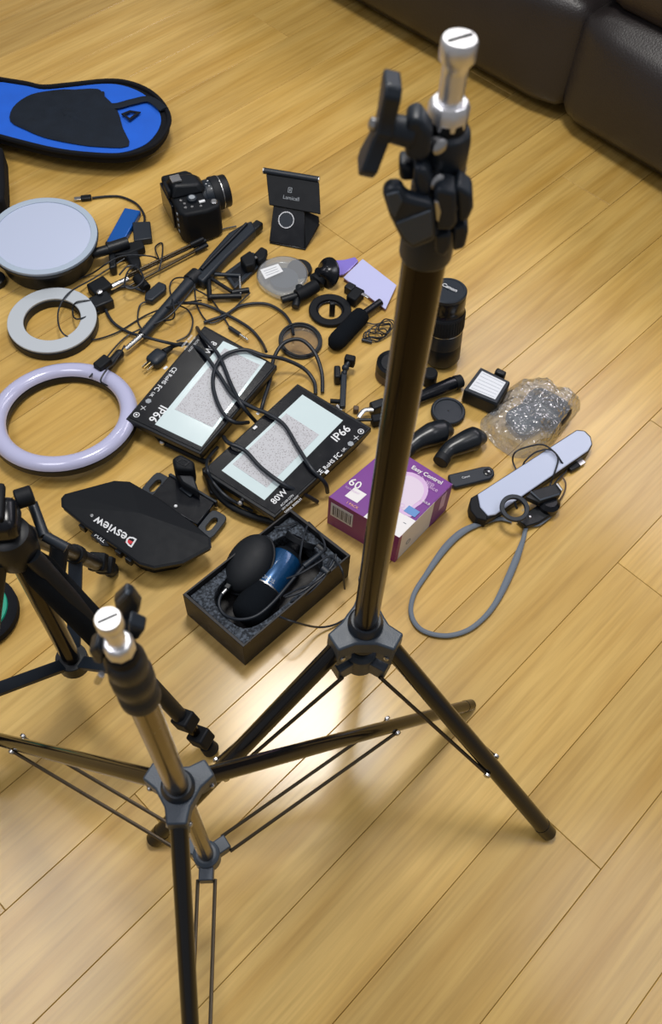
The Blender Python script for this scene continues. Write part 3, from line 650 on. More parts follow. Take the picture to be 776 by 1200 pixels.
obj('screw', MB().lathe([(.003, 0), (.002, .002)], W(300, 302, .030), UP, 12), K['steel'], pcl)
fb = T('bracket_frame', 'open rectangular wire bracket with one silver side beside the selfie stick', 'bracket', W(264, 336))
for a, b, r, mt in (((243, 321), (282, 323), .0042, 'steel'), ((244, 321), (246, 351), .0050, 'black'), ((246, 348), (283, 347), .0058, 'black'), ((281, 323), (282, 346), .0028, 'chrome'), ((247, 326), (272, 342), .0040, 'black'), ((272, 343), (292, 340), .0058, 'black')):
    obj('bar', MB().tube([W(*a, .012), W(*b, .012)], r, 10), K['dgrey' if mt == 'steel' else mt], fb)

# clear round case
cc1 = T('clear_case', 'clear round plastic filter case with a white label', 'plastic case', W(331, 322))
co_ = smp([(301, 318), (310, 305), (330, 299), (350, 303), (361, 316), (357, 330), (345, 342), (332, 346), (316, 340), (304, 330)], .018, 4)
cm = mid(*co_)
obj('shell', MB().prism(co_, -UP*.016), K['clear'], cc1, .004)
obj('filter', MB().lathe([(.028, .004), (.028, .012)], Vector((cm.x+.004, cm.y, 0)), UP, 36), K['grey'], cc1)
obj('paper_label', MB().prism(P([(305, 316), (326, 309), (332, 318), (311, 327)], .0192), -UP*.0006), K['print'], cc1)
for q in range(3): 
    a = W(309+q*1.6, 318+q*2.4, .0196); b = W(324+q*1.6, 312.5+q*2.4, .0196); obj('print', MB().tube([a, b], .0004, 4), K['printd'], cc1)
# suction mount and arm
sc = T('suction_mount', 'black suction cup phone mount with jointed arm right of the clear case', 'suction mount', W(362, 342))
obj('cup', MB().lathe([(.031, 0), (.030, .003), (.016, .010), (.010, .022), (.009, .03)], W(385, 320, .020), Vector((-.75, -.55, .55)), 30), K['gloss'], sc)
obj('cup_base', MB().lathe([(.012, 0), (.018, .006), (.012, .02)], W(369, 332, .012), Vector((.4, .5, .3)), 20), K['matte'], sc)
obj('arm', MB().tube([W(370, 335, .018), W(355, 344, .02), W(348, 347, .02)], .013, 14), K['matte'], sc)
obj('arm', MB().tube([W(350, 346, .018), W(330, 352, .016)], .0075, 12), K['black'], sc, .001)
obj('knob', MB().tube([W(350, 348, .014), W(346, 360, .010)], .0078, 12), K['black'], sc, .001)
obj('knob', MB().tube([W(350, 346, .014), W(351, 336, .014)], .0082, 12), K['black'], sc, .001)
obj('side_disc', MB().lathe([(.026, 0), (.024, .006)], W(351, 316, .002), UP, 24), K['black'], sc)
# ring adapter
ra = T('ring_adapter', 'flat black ring adapter with an upright tab, above the round filter', 'ring adapter', W(387, 364))
c = W(387, 362, .010); c.z = 0
obj('ring', MB().ring(circ(c+UP*.010, .0415), circ(c+UP*.010, .026), -UP*.008), K['matte'], ra, .002)
obj('inner_lip', MB().ring(circ(c+UP*.006, .0262), circ(c+UP*.006, .0225), -UP*.005), K['gloss'], ra, .001)
obj('tab', MB().cbox(frame(W(389, 370, 0), Vector((1, .1, 0))), (0, 0, .018), (.011, .008, .034)), K['black'], ra, .002)
sm_ = T('shotgun_mic', 'small microphone with a fat black foam windscreen left of the tall stand', 'microphone', W(415, 380))
fa, fb_ = W(393, 402, .016), W(424, 369, .016); fd = (fb_-fa).normalized(); L = (fb_-fa).length
obj('foam_windscreen', MB().lathe([(.004, -.012), (.011, -.008), (.0165, 0), (.018, .01), (.018, L-.01), (.0165, L), (.006, L+.004)], fa, fd, 24), K['foam'], sm_, ang=60)
obj('barrel', MB().tube([W(422, 371, .014), W(446, 354, .014)], .0075, 14), K['gloss'], sm_)
obj('shock_mount', MB().cbox(frame(W(416, 353, 0), fd), (0, 0, .012), (.034, .022, .022)), K['matte'], sm_, .003)
obj('silver_clip', MB().cbox(frame(W(427, 357, 0), fd), (0, 0, .024), (.006, .016, .003)), K['steel'], sm_, .0005)
obj('mount_block', MB().cbox(frame(W(410, 343, 0), fd), (0, 0, .010), (.018, .018, .018)), K['black'], sm_, .002)
# round filter
rf = T('round_filter', 'round black-rimmed lens filter with clear glass above the right floodlight', 'lens filter', W(352, 402))
c = W(352, 398, .010); c.z = .0005
tl = Vector((.06, -.10, 1)).normalized()
obj('rim', MB().ring(circ(c+tl*.010, .0415, 48, tl), circ(c+tl*.010, .0335, 48, tl), -tl*.007), K['dgrey'], rf, .0012)
obj('glass', MB().lathe([(.034, 0), (.034, .001)], c+tl*.004, tl, 40), K['glass'], rf)
obj('outer_step', MB().ring(circ(c+tl*.0125, .0395, 48, tl), circ(c+tl*.0125, .0365, 48, tl), -tl*.003), K['black'], rf)
# lilac card and pouch
cd = T('lilac_card', 'pale lilac plastic card box lying left of the tall stand', 'card box', W(433, 333))
slab('top', [(425, 303), (402.5, 325), (452, 362), (465, 334)], .010, .003, K['card'], cd, .001)
slab('body', [(424, 304.5), (403.2, 325.2), (452, 361.5), (464, 334.4)], .0068, .0062, K['pinkd'], cd, .0008)
pf = MB(); pts = P([(386, 318), (394, 306), (404, 303), (416, 302), (420, 306), (411, 314), (402, 323), (393, 322)], .006)
for i, p in enumerate(pts): p.z += .004*math.sin(i*2.3)
obj('purple_wrapper', pf.prism(pts, -UP*.005), K['purp'], bevel=.001, label='crumpled purple plastic wrapper peeking out behind the lilac card box', cat='wrapper')

# ------------------------------------------------------------------ telephoto lens and its neighbours
c = W(517, 421, 0)
tl = (W(524.5, 341, .160)-c); zl = tl.normalized(); Lz = tl.length
tz = T('telephoto_lens', 'tall black zoom lens standing upright right of the tall stand', 'camera lens', c)
obj('mount_end', MB().lathe([(.026, 0), (.030, .004), (.0345, .012), (.0345, .045), (.0340, .048)], c, zl, 40), K['black'], tz)
obj('barrel', MB().lathe([(.0340, .047), (.0348, .05), (.0348, .080)], c, zl, 40), K['dgrey'], tz)
obj('silver_band', MB().lathe([(.0352, .080), (.0352, .0815)], c, zl, 40), K['steel'], tz)
zr = [(.0350, .0815), (.0355, .083)]
obj('zoom_ring', MB().lathe(zr+[(.0355, .118), (.0345, .120)], c, zl, 40), K['rubber'], tz)
m = MB()
for k in range(44):
    a = 2*math.pi*k/44; fx = frame(c+zl*.1005, Vector((1, 0, 0)), zl) @ Matrix.Rotation(a, 4, 'Z'); m.cbox(fx, (.0357, 0, 0), (.0012, .0026, .030))
obj('grip_rib', m, K['rubber'], tz, kind='stuff')
obj('front_barrel', MB().lathe([(.0345, .120), (.0330, .122), (.0330, .134), (.0340, .136), (.0340, Lz-.006)], c, zl, 40), K['gloss'], tz)
cpz = obj('lens_cap', MB().lathe([(.0335, Lz-.006), (.0345, Lz-.004), (.0345, Lz+.001), (.0325, Lz+.003), (.029, Lz+.003), (.0285, Lz+.0022), (.001, Lz+.0022)], c, zl, 40, caps=False), K['dgrey'], tz)
tcn = c+zl*(Lz+.0024); text('Canon', tcn+Vector((-.011, .010, 0)), tcn+Vector((.014, -.008, 0)), 0, K['print'], cpz, up=zl, bold=.01)

ec = T('coiled_earphones', 'thin coiled black earphone cable tucked against the tall stand', 'earphones', W(445, 395))
m = MB()
for i in range(5):
    cc2 = W(437+i*4, 394-i*3, .006+.002*i); m.tube(smooth([p+UP*.003*math.sin(j*1.7+i) for j, p in enumerate(circ(cc2, .018+.003*(i % 3), 12, UP, Vector((1, i*.4, 0)), .6))], 4, True), .0013, 6, closed=True)
obj('coil', m, K['cable'], ec)
obj('lead', MB().tube(smooth(P([(418, 386), (426, 378), (440, 380), (456, 376), (462, 384)], .006), 5), .0013, 6), K['cable'], ec)
obj('plug', MB().tube(P([(424, 398), (436, 401)], .005), .003, 10), K['dgrey'], ec)
lb_ = T('lens_barrel', 'short dark lens with a brown band half hidden behind the tall stand', 'camera lens', W(459, 436))
c = W(459, 440, 0)
obj('barrel', MB().lathe([(.028, 0), (.031, .003), (.031, .022)], c, UP, 36), K['kraft'], lb_)
obj('top_ring', MB().lathe([(.0312, .022), (.0305, .036), (.027, .040), (.022, .036)], c, UP, 36), K['black'], lb_)
rcp = obj('black_canister', MB().lathe([(.013, 0), (.0145, .002), (.0145, .026), (.012, .029)], W(502, 448, 0), UP, 28), K['matte'], bevel=.0006, label='short black canister just below the telephoto lens', cat='canister')
hg = T('handle_tube', 'black tapered handle tube lying left of the square LED light', 'handle', W(515, 456))
obj('tube', MB().tube([W(482, 470, .014), W(500, 462, .014), W(530, 450, .014), W(538, 447, .014)], [.011, .0115, .0135, .010], 20), K['gloss'], hg)
obj('end_cap', MB().tube([W(533, 449, .014), W(541, 446, .014)], [.0137, .012], 20), K['rubber'], hg, .001)
lc = T('rear_lens_cap', 'round black lens cap lying flat under the handle tube', 'lens cap', W(526, 484))
c = W(525.5, 481, .010); c.z = 0
obj('disc', MB().lathe([(.029, 0), (.0305, .002), (.0305, .010), (.0290, .0115), (.0255, .0115), (.0245, .0095), (.001, .0095)], c, UP, 44, caps=False), K['dgrey'], lc)
m = MB()
for k in range(40):
    fx = frame(c+UP*.006, Vector((1, 0, 0))) @ Matrix.Rotation(2*math.pi*k/40, 4, 'Z'); m.cbox(fx, (.0307, 0, 0), (.0008, .0022, .007))
obj('edge_rib', m, K['black'], lc, kind='stuff')
# curved black grips
def grip(label, pts, rs):
    g = T('curved_grip', label, 'handle grip', W(*pts[len(pts)//2]))
    p = smooth([W(*q) for q in pts], 6); k = len(p)-1; rr = []
    for i in range(len(p)):
        x = i/k*(len(rs)-1); a = int(min(x, len(rs)-2)); rr.append(rs[a]+(rs[a+1]-rs[a])*(x-a))
    obj('body', MB().tube(p, rr, 26), K['satin'], g, ang=80)
    obj('end_collar', MB().tube([p[0]-(p[2]-p[0]).normalized()*.004, p[0]+(p[2]-p[0]).normalized()*.010], rs[0]*1.12, 20), K['rubber'], g, .001)
    return g
grip('curved glossy black grip, left one of the two grips', [(478, 527, .018), (490, 517, .020), (506, 509, .022), (520, 505, .020), (531, 506, .016)], [.012, .0165, .0215, .0205, .006])
grip('curved glossy black grip with a square collar, right one of the two grips', [(517, 540, .018), (526, 528, .020), (541, 520, .022), (556, 514, .022), (569, 514, .016)], [.0125, .0145, .019, .0215, .007])
rm = T('remote', 'slim black wireless remote beside the bulb carton', 'remote', W(556, 557))
slab('body', [(525, 556), (565, 546.5), (574, 546), (579, 550), (580, 556), (575, 561), (534, 571), (528, 567)], .010, .009, K['dgrey'], rm, .0025)
obj('button', MB().lathe([(.0075, 0), (.0075, .001), (.006, .0018)], W(571.5, 553.5, .0098), UP, 24), K['gloss'], rm)
obj('button_dot', MB().lathe([(.002, 0), (.0018, .001)], W(573, 552.5, .0118), UP, 12), K['print'], rm)
text('Canon', (542, 561), (551, 558.8), .0102, K['print'], rm)
# square LED light
sq_ = T('square_led_light', 'small square LED video light facing up, above the lens cap', 'LED light', W(568, 460))
tp = [(563.5, 429.5), (599, 447), (583, 474.5), (543, 457)]
slab('body', tp, .034, .033, K['black'], sq_, .004)
slab('bezel', [(563.5, 430.5), (597.8, 447.3), (582.5, 472.5), (544.2, 456.7)], .0355, .002, K['dgrey'], sq_, .001)
slab('diffuser', [(565, 434.5), (593, 448), (580.5, 468), (549.5, 455.2)], .0364, .001, K['ledw'], sq_, .0004)
for q in range(6):
    a = W(565+.5-q*2.6+.3, 437.5+q*3.4, .0362); b = W(590.5-q*2.2, 449.5+q*3.2, .0362)
    obj('led_row', MB().tube([a, b], .0011, 4), K['ledl'], sq_)
obj('hinge_tab', MB().cbox(frame(W(586, 439, .022), W(599, 447)-W(563, 430)), (0, .0, .0), (.020, .012, .018)), K['black'], sq_, .003)

# ------------------------------------------------------------------ bubble wrap bag
bw = T('bubble_wrap_bag', 'clear crinkled plastic bag holding a dark gadget above the LED bar', 'plastic bag', W(620, 492))
obj('gadget', MB().puff(frame(W(641, 478, .021), W(665, 490)-W(620, 465)), (.078, .058, .032), .014, .004, 8), K['bag_in'], bw)
obj('gadget_body', MB().puff(frame(W(616, 490, .018), W(640, 478)-W(600, 500)), (.060, .050, .026), .010, .003, 8), K['grey'], bw)
ob = smp([(608, 449), (639, 451), (662, 466), (680, 476), (668, 495), (655, 513), (637, 529), (606, 537), (577, 519), (563, 496), (577, 480), (590, 462)], .001, 5)
cb_ = mid(*ob); n = len(ob); vv = []; 
prf = [(1, .001), (.95, .010), (.86, .027), (.72, .038), (.55, .043), (.36, .045), (.16, .045)]
for ri, (s_, hh) in enumerate(prf):
    for i, p in enumerate(ob):
        q = cb_+(p-cb_)*s_; nz = noise.noise(Vector((q.x*38, q.y*38, ri*.4)))+.6*noise.noise(Vector((q.x*95, q.y*95, 3)))
        tow = (q-cb_).x*.12
        q = q + Vector((noise.noise(Vector((q.x*60, q.y*60, 9)))*.004, noise.noise(Vector((q.y*60, q.x*60, 5)))*.004, 0)); q.z = max(.0012, hh+(nz*.011+tow)*(ri > 0)*min(1, hh/.02)); vv.append(q)
ff = [(a*n+i, a*n+(i+1) % n, (a+1)*n+(i+1) % n, (a+1)*n+i) for a in range(len(prf)-1) for i in range(n)]+[tuple((len(prf)-1)*n+i for i in range(n))]
obj('wrap', MB().add(vv, ff), K['bag'], bw, ang=18)

# ------------------------------------------------------------------ LED bar
lb2 = T('led_bar', 'long white LED bar with a black end lying at the right', 'LED bar', W(622, 556))
bar = [(551, 589), (553, 582), (560, 578), (676, 503), (686, 504), (693, 511), (695, 520), (690, 529), (581, 604), (570, 609), (560, 606), (552, 597)]
slab('body', bar, .022, .021, K['black'], lb2, .003)
slab('diffuser', [(560, 579), (676, 504.2), (685, 505), (692, 512), (694, 520), (689.5, 527.8), (581, 602.5), (572, 604), (563, 594)], .0255, .004, K['white'], lb2, .0015)
slab('end_cap', [(550.4, 590), (552, 583), (559.5, 578.5), (563, 594), (572, 604.5), (570.5, 610), (559, 607), (551.6, 598)], .0245, .0235, K['matte'], lb2, .002)
lu = T('usb_lead', 'thin black usb cable looped over the white LED bar', 'cable', W(640, 540))
obj('wire', MB().tube(smooth([W(*p) for p in ((606, 552, .006), (601, 540, .012), (604, 530, .030), (617, 524, .032), (636, 521, .032), (650, 530, .032), (658, 541, .028), (664, 551, .010), (656, 560, .008), (642, 577, .012))], 7), .0015, 8), K['cable'], lu)
obj('wire', MB().tube(smooth([W(*p) for p in ((612, 547, .010), (616, 540, .030), (628, 530, .031), (645, 527, .031), (654, 537, .030), (650, 554, .028), (645, 568, .012), (641, 580, .02))], 7), .0015, 8), K['cable'], lu)
obj('wire', MB().tube(smooth([W(*p) for p in ((658, 557, .006), (663, 566, .005), (661, 578, .005), (652, 592, .010))], 7), .0014, 8), K['kraft'], lu)
fu = frame(W(672, 547, .006), W(684, 541)-W(664, 552))
obj('usb_plug', MB().cbox(fu, (0, 0, 0), (.022, .014, .009)), K['black'], lu, .002)
obj('usb_tip', MB().cbox(fu, (.017, 0, 0), (.014, .011, .0045)), K['steel'], lu, .0005)
# clip-on ring lens
kl = T('clip_on_lens', 'black ring clip with bracket lying over the lower end of the LED bar', 'clip lens', W(622, 602))
c = W(603, 595.5, .040); tl = Vector((.02, -.12, 1)).normalized()
obj('ring', MB().ring(circ(c+tl*.003, .0245, 44, tl), circ(c+tl*.003, .0170, 44, tl), -tl*.006), K['dgrey'], kl, .001)
obj('clip_body', MB().prism([W(*p) for p in ((616, 582, .034), (626, 574, .034), (652, 566, .034), (660, 573, .034), (657, 580, .034), (632, 589, .034))], -UP*.012), K['black'], kl, .002)
obj('clip_edge', MB().tube([W(*p) for p in ((622, 576, .036), (633, 586, .036), (656, 579, .036))], .0018, 6), K['grey'], kl)
obj('clip_spring', MB().tube([W(*p) for p in ((653, 567, .036), (659, 575, .036))], .0024, 6), K['steel'], kl)
obj('lens_pod', MB().lathe([(.014, 0), (.0185, .003), (.0185, .018), (.012, .024)], W(641, 596, .004), UP, 28), K['gloss'], kl)
obj('lower_plate', MB().prism(P([(606, 608), (618, 600), (640, 585), (653, 583), (656, 592), (648, 602), (632, 612), (617, 617)], .014), -UP*.010), K['black'], kl, .002)
obj('hinge_screw', MB().lathe([(.003, 0), (.002, .002)], W(621, 606, .0145), UP, 12), K['steel'], kl)
obj('post', MB().tube([W(606, 596, .030), W(603, 588, .027)], .002, 6), K['black'], kl)
text('HD', (613, 600), (619, 597), .0145, K['printd'], kl)
# neck strap
sp_ = [(600, 611), (585, 608), (562, 614), (541, 624), (521, 643), (499, 674), (485, 697), (482, 720), (494, 738), (520, 745), (545, 740), (564, 727), (580, 708), (594, 681), (605, 655), (613, 633), (618, 617), (632, 614), (651, 600)]
rs = [.0035, .0038, .0045, .0062, .0062, .0042, .004, .004, .004, .004, .004, .004, .0045, .006, .006, .004, .0035, .0035, .003]
p = smooth(P(sp_, .0048), 6); rr = []
for i in range(len(p)):
    x = i/6; a = int(min(x, len(rs)-2)); rr.append(rs[a]+(rs[a+1]-rs[a])*(x-a))
obj('neck_strap', MB().tube(p, rr, 10, flat=.75), K['strap'], label='grey fabric neck strap looped on the floor right of the tall stand', cat='strap')

# ------------------------------------------------------------------ floodlights
def flood(label, corners, z, win, white_side, txt):
    c0 = mid(*P(corners, 0)); t = T('floodlight', label, 'floodlight', c0)
    top = P(corners, z); cen = mid(*top)
    lowr = [cen+(p-cen)*.86-UP*(z-.004) for p in top]
    n = 4; mb = MB(); mid_ = [p-UP*.012 for p in top]; v = mid_+[Vector((q.x, q.y, .004)) for q in lowr]
    mb.add(v, [(0,1,2,3), (7,6,5,4)]+[(i, i+4, (i+1) % 4+4, (i+1) % 4) for i in range(4)])
    obj('housing', mb, K['matte'], t, .003)
    obj('front_frame', MB().prism([p-UP*.001 for p in top], -UP*.012), K['black'], t, .0015)
    g = obj('front_glass', MB().prism([cen+(p-cen)*.955+UP*.0006 for p in top], -UP*.002), K['gloss'], t, .0004)
    wn = P(win, z); wc = mid(*wn)
    wd = obj('window', MB().prism([p+UP*.0009 for p in wn], -UP*.0006), K['glassw'], t)
    a, b, c_, d = wn
    if white_side: ins = [a.lerp(b, .06), a.lerp(b, .80), d.lerp(c_, .80), d.lerp(c_, .06)]; ins = [ins[0].lerp(ins[3], .12), ins[1].lerp(ins[2], .12), ins[2].lerp(ins[1], .06), ins[3].lerp(ins[0], .06)]
    else: ins = [a.lerp(b, .24), a.lerp(b, .90), d.lerp(c_, .90), d.lerp(c_, .24)]; ins = [ins[0].lerp(ins[3], .06), ins[1].lerp(ins[2], .06), ins[2].lerp(ins[1], .14), ins[3].lerp(ins[0], .14)]
    obj('led_board', MB().prism([p+UP*.0013 for p in ins], -UP*.0003), K['dots'], t)
    for s, p0, p1, ys in txt: text(s, p0, p1, z+.0004, K['print'], g, ctr=True, ys=ys, bold=.012 if len(s) < 6 else 0)
    return t, top
f1, top1 = flood('80W floodlight with glossy black face, left one of the pair', [(239.7, 381), (147, 490.6), (234.7, 532), (325, 428)], .046,
    [(261.8, 400), (181.7, 497.6), (236.6, 523.8), (312, 424)], True,
    [('80W', (252, 401), (240, 416), 1), ('IP66', (193, 477), (178, 494), 1), ('CE', (206, 431), (201, 437), 1.1), ('RoHS', (200, 439), (191, 450), 1), ('FC', (188, 452), (183, 458), 1.1), ('UK', (180.5, 460), (176.5, 465), 1),
     ('AC100-277V', (233, 398), (221, 412), 1), ('LED FLOOD LIGHT', (229, 395), (216, 410), 1), ('5000K 8000LM', (225, 393), (213, 407), 1)])
f2, top2 = flood('80W floodlight with glossy black face, right one of the pair beside the purple carton', [(348.7, 449), (236.6, 551.7), (321.7, 606.6), (435.7, 501)], .050,
    [(354.5, 462.8), (259.8, 551.7), (310, 586.5), (402, 493)], False,
    [('80W', (319, 589), (335, 574.5), 1), ('IP66', (391, 515), (408, 500.5), 1), ('CE', (371, 557), (377.5, 551), 1), ('RoHS', (380, 549), (391, 539), 1), ('FC', (393, 537), (399, 531.5), 1.1), ('UK', (401, 529), (405, 525), 1),
     ('AC100-277V', (329, 593), (344, 580), 1), ('LED FLOOD LIGHT', (331, 597), (350, 581), 1), ('5000K 8000LM', (334, 601), (353, 584.5), 1)])
for t_, lst, z in ((f1, ((174, 470), (168, 478), (160, 486)), .047), (f2, ((411, 520), (417.5, 513), (423, 505.5)), .051)):
    for i, p in enumerate(lst):
        c = W(*p, z); m = MB()
        if i == 1: m.tube([c+Vector((-.004, -.004, 0)), c+Vector((.004, .004, 0))], .0007, 4).tube([c+Vector((.004, -.004, 0)), c+Vector((-.004, .004, 0))], .0007, 4)
        elif i == 0: m.lathe([(.0055, 0), (.0055, .0003)], c, UP, 6)
        else: m.ring(circ(c, .0055, 20), circ(c, .0042, 20), -UP*.0003).lathe([(.002, 0), (.002, .0003)], c, UP, 10)
        obj('symbol', m, K['printd' if i == 0 else 'print'], t_)
for t_, p, z in ((f1, (194, 431), .047), (f1, (303, 484), .052), (f2, (299, 501), .052), (f2, (383, 553), .0515)):
    obj('sticker', MB().cbox(frame(W(*p, z), W(350, 449)-W(236, 551)), (0, 0, 0), (.008, .005, .0006)), K['print'], t_)
obj('mount_bracket', MB().tube([W(182, 508, .02), W(190, 518, .016), W(240, 541, .014), W(247, 538, .02)], .005, 8), K['matte'], f1, .001)
obj('bracket_bolt', MB().lathe([(.005, 0), (.005, .004), (.0025, .006)], W(190.5, 519, .020), UP, 12), K['steel'], f1)
obj('mount_bracket', MB().tube(smooth([W(243, 548, .030), W(250, 572, .022), W(275, 596, .018), W(320, 612, .018), W(330, 606, .028)], 5), .006, 8), K['matte'], f2, .001)
obj('bracket_bolt', MB().lathe([(.005, 0), (.005, .004), (.0025, .006)], W(282, 590, .030), UP, 12), K['steel'], f2)
m = MB()
for q in range(9):
    a = top2[0].lerp(top2[1], .08+.1*q); a = Vector((a.x, a.y, .020)); m.cbox(frame(a, top2[1]-top2[0]), (0, .004, 0), (.003, .012, .028))
obj('cooling_fin', m, K['matte'], f2, kind='stuff')
fr_ = frame(W(410, 487, 0), top2[3]-top2[0])

# ------------------------------------------------------------------ power cables
g_ = 'thin wires tangled between the lights'
pl_ = T('power_plug', 'black three-pin power plug with a thick cable running over both floodlights', 'power plug', W(183, 421))
fp = frame(W(184, 420, .012), W(170, 432)-W(197, 408))
obj('plug_body', MB().puff(fp, (.034, .028, .020), .006, .001, 5), K['dgrey'], pl_)
for y in (-.0065, .0065): obj('blade', MB().cbox(fp, (.024, y, 0), (.018, .0012, .006)), K['steel'], pl_)
obj('ground_pin', MB().tube([fp @ Vector((.017, 0, .004)), fp @ Vector((.034, 0, .004))], .0022, 8), K['brass'], pl_)
obj('strain_relief', MB().tube([W(192, 413, .012), W(201, 407, .010)], [.007, .0045], 12), K['rubber'], pl_)
obj('cord', MB().tube(smooth([W(*p) for p in ((200, 407, .010), (217, 403, .03), (237, 412, .054), (256, 438, .054), (273, 463, .055), (295, 477, .056), (314, 485, .058), (333, 498, .058), (349, 524, .058), (366, 550, .058), (381, 566, .040), (384, 577, .012))], 8), .0036, 10), K['cable'], pl_)
t_ = 'black power cable '
def cab(label, pts, r=.0036, m='cable'): return obj('power_cable', MB().tube(smooth([W(*p) if len(p) > 2 else W(*p, .006) for p in pts], 8), r, 10), K[m], label=label, cat='cable')
cab('black power cable crossing the left floodlight from its top corner', [(231, 384, .004), (236, 392, .054), (256, 416, .054), (271, 451, .055), (283, 474, .056), (296, 490, .030), (302, 496, .010)])
cab('black power cable looping wide over the left floodlight and back to the filter', [(370, 462, .006), (368, 447, .008), (356, 432, .018), (333, 421, .036), (310, 417, .052), (287, 410, .054), (264, 416, .054), (252, 432, .054), (250, 455, .054), (260, 482, .054), (275, 495, .05), (291, 495, .022)])
cab('black power cable arching over the round filter between the floodlights', [(306, 482, .012), (309, 470, .02), (316, 447, .02), (321, 420, .022), (333, 402, .030), (352, 398, .034), (368, 412, .028), (377, 436, .014), (378, 460, .006)])
cab('black power cable crossing the white window of the right floodlight', [(262, 512, .02), (268, 519, .058), (287, 528, .058), (306, 548, .058), (333, 568, .058), (358, 580, .03), (372, 588, .006)])
cab('black cable curving along the left end of the right floodlight', [(255, 524, .010), (244, 538, .020), (243, 550, .056), (250, 565, .040), (267, 583, .036), (296, 599, .012)], .003)
cab('grey cable curling from the inline switch around to the power plug', [(170, 342, .008), (150, 336, .008), (132, 340, .006), (123, 356), (131, 376), (150, 389), (174, 396, .02), (198, 402, .02), (214, 405, .03)], .003)
cab('grey cable running from the stick shaft down to the left floodlight top', [(208, 355, .030), (239, 357, .008), (270, 371), (293, 385), (306, 400), (312, 412, .035)], .003)
cab('grey cable arching above the left floodlight towards the round filter', [(239, 378, .006), (264, 369), (283, 358), (311, 356), (331, 366), (341, 380, .010), (344, 392, .022)], .003)
def thin(label, pts, r=.0016): return obj('thin_wire', MB().tube(smooth([W(*p) if len(p) > 2 else W(*p, .005) for p in pts], 8), r, 7), K['cable'], label=label, cat='wire')
thin('thin wire forming a wide loop over the small ring light', [(146, 303, .012), (110, 326, .010), (80, 344, .026), (68, 367, .026), (74, 391, .026), (100, 399, .006), (134, 391), (172, 369), (206, 357, .030), (236, 352)])
thin('thin wire hooked inside the small ring light', [(112, 352, .020), (90, 354, .026), (85, 365, .010), (91, 374, .026), (116, 365, .010)])
thin('thin wire hanging in a loop right of the selfie stick', [(228, 333, .024), (231, 358), (245, 378), (263, 372), (279, 357), (293, 343, .010)])
thin('thin wire curling left of the selfie stick shaft', [(224, 326, .030), (206, 326, .012), (199, 336), (203, 356, .030), (204, 372, .020), (192, 376), (182, 374)])
thin('thin wire looping under the inline switch', [(176, 352, .010), (164, 358), (162, 378), (172, 392)])
thin('thin wire loop right of the selfie stick lower shaft', [(206, 357, .026), (220, 363), (226, 376), (221, 392), (207, 400)])
thin('thin wire running from the small ring light across to the mini tripod', [(78, 331, .010), (105, 322), (125, 309, .03), (144, 300, .03), (175, 300, .022), (190, 306)])
thin('thin wire curling around the mini tripod shaft', [(186, 303, .026), (182, 290, .010), (190, 285), (190, 300, .024), (186, 318, .02)])
thin('thin wire bundle on the mini tripod head', [(140, 322, .03), (150, 312, .03), (162, 314, .03), (168, 328, .03), (156, 338, .03), (146, 334, .034), (150, 318, .034), (160, 310, .03)], .0018)
thin('thin wire leading from the camera to the selfie stick tip', [(243, 281, .006), (252, 273), (264, 268), (277, 265)])
thin('thin wire tied around the large ring light joint', [(146, 405, .02), (134, 425, .030), (126, 432, .045), (118, 446, .042), (126, 452, .03)])
thin('thin wire running along the floor below the small ring light', [(105, 442, .03), (120, 425, .02), (150, 393), (196, 372, .03), (228, 336, .036)])
jk = T('audio_jack', 'silver audio jack with thin wire lying above the left floodlight', 'audio jack', W(282, 395))
obj('wire', MB().tube(smooth(P([(229, 339, .022), (247, 350), (262, 372), (270, 385)], .005), 7), .0016, 7), K['cable'], jk)
obj('jack_sleeve', MB().tube([W(269, 384, .006), W(281, 392, .006)], .0042, 12), K['dgrey'], jk)
obj('jack_tip', MB().tube([W(281, 392, .006), W(291, 399, .006)], .0026, 12), K['chrome'], jk)

# articulated arm and spring clip
aa = T('articulated_arm', 'small black articulated arm standing above the right floodlight corner', 'mounting arm', W(400, 460))
obj('head_block', MB().cbox(frame(W(410, 423, .028), Vector((1, -.2, 0))), (0, 0, .0), (.020, .014, .022)), K['matte'], aa, .003)
obj('ball', MB().ball(W(405, 431, .026), .007).tube([W(409, 424, .030), W(405, 431, .026), W(404, 438, .020)], .0045, 10), K['dgrey'], aa)
obj('arm', MB().prism(P([(400, 434), (407, 434), (405, 476), (398, 476)], .022), -UP*.010), K['dgrey'], aa, .002)
obj('side_block', MB().cbox(frame(W(395, 445, 0), Vector((1, .1, 0))), (0, 0, .013), (.012, .028, .024)), K['black'], aa, .003)
obj('foot_bar', MB().tube([W(387, 470, .012), W(404, 471, .012)], .0045, 10), K['matte'], aa)
obj('foot_screw', MB().tube([W(395, 476, .010), W(401, 482, .010)], .005, 10), K['steel'], aa)
sk = T('spring_clip', 'black and silver spring clip half hidden by the tall stand', 'clip', W(435, 488))
obj('jaw', MB().cbox(frame(W(442, 482, 0), Vector((.9, .5, 0))), (0, 0, .013), (.028, .018, .022)), K['black'], sk, .003)
obj('jaw', MB().cbox(frame(W(443, 497, 0), Vector((.9, .3, 0))), (0, 0, .012), (.026, .016, .020)), K['matte'], sk, .003)
obj('lever', MB().tube(smooth([W(420, 489, .014), W(427, 481, .018), (W(438, 480, .020))], 5), .0045, 10, flat=.5), K['steel'], sk)
obj('lever', MB().tube([W(418, 492, .012), W(436, 492, .016)], .003, 8), K['black'], sk)
obj('tip', MB().cbox(frame(W(417, 483, 0), Vector((1, 0, 0))), (0, 0, .008), (.010, .010, .012)), K['kraft'], sk, .002)

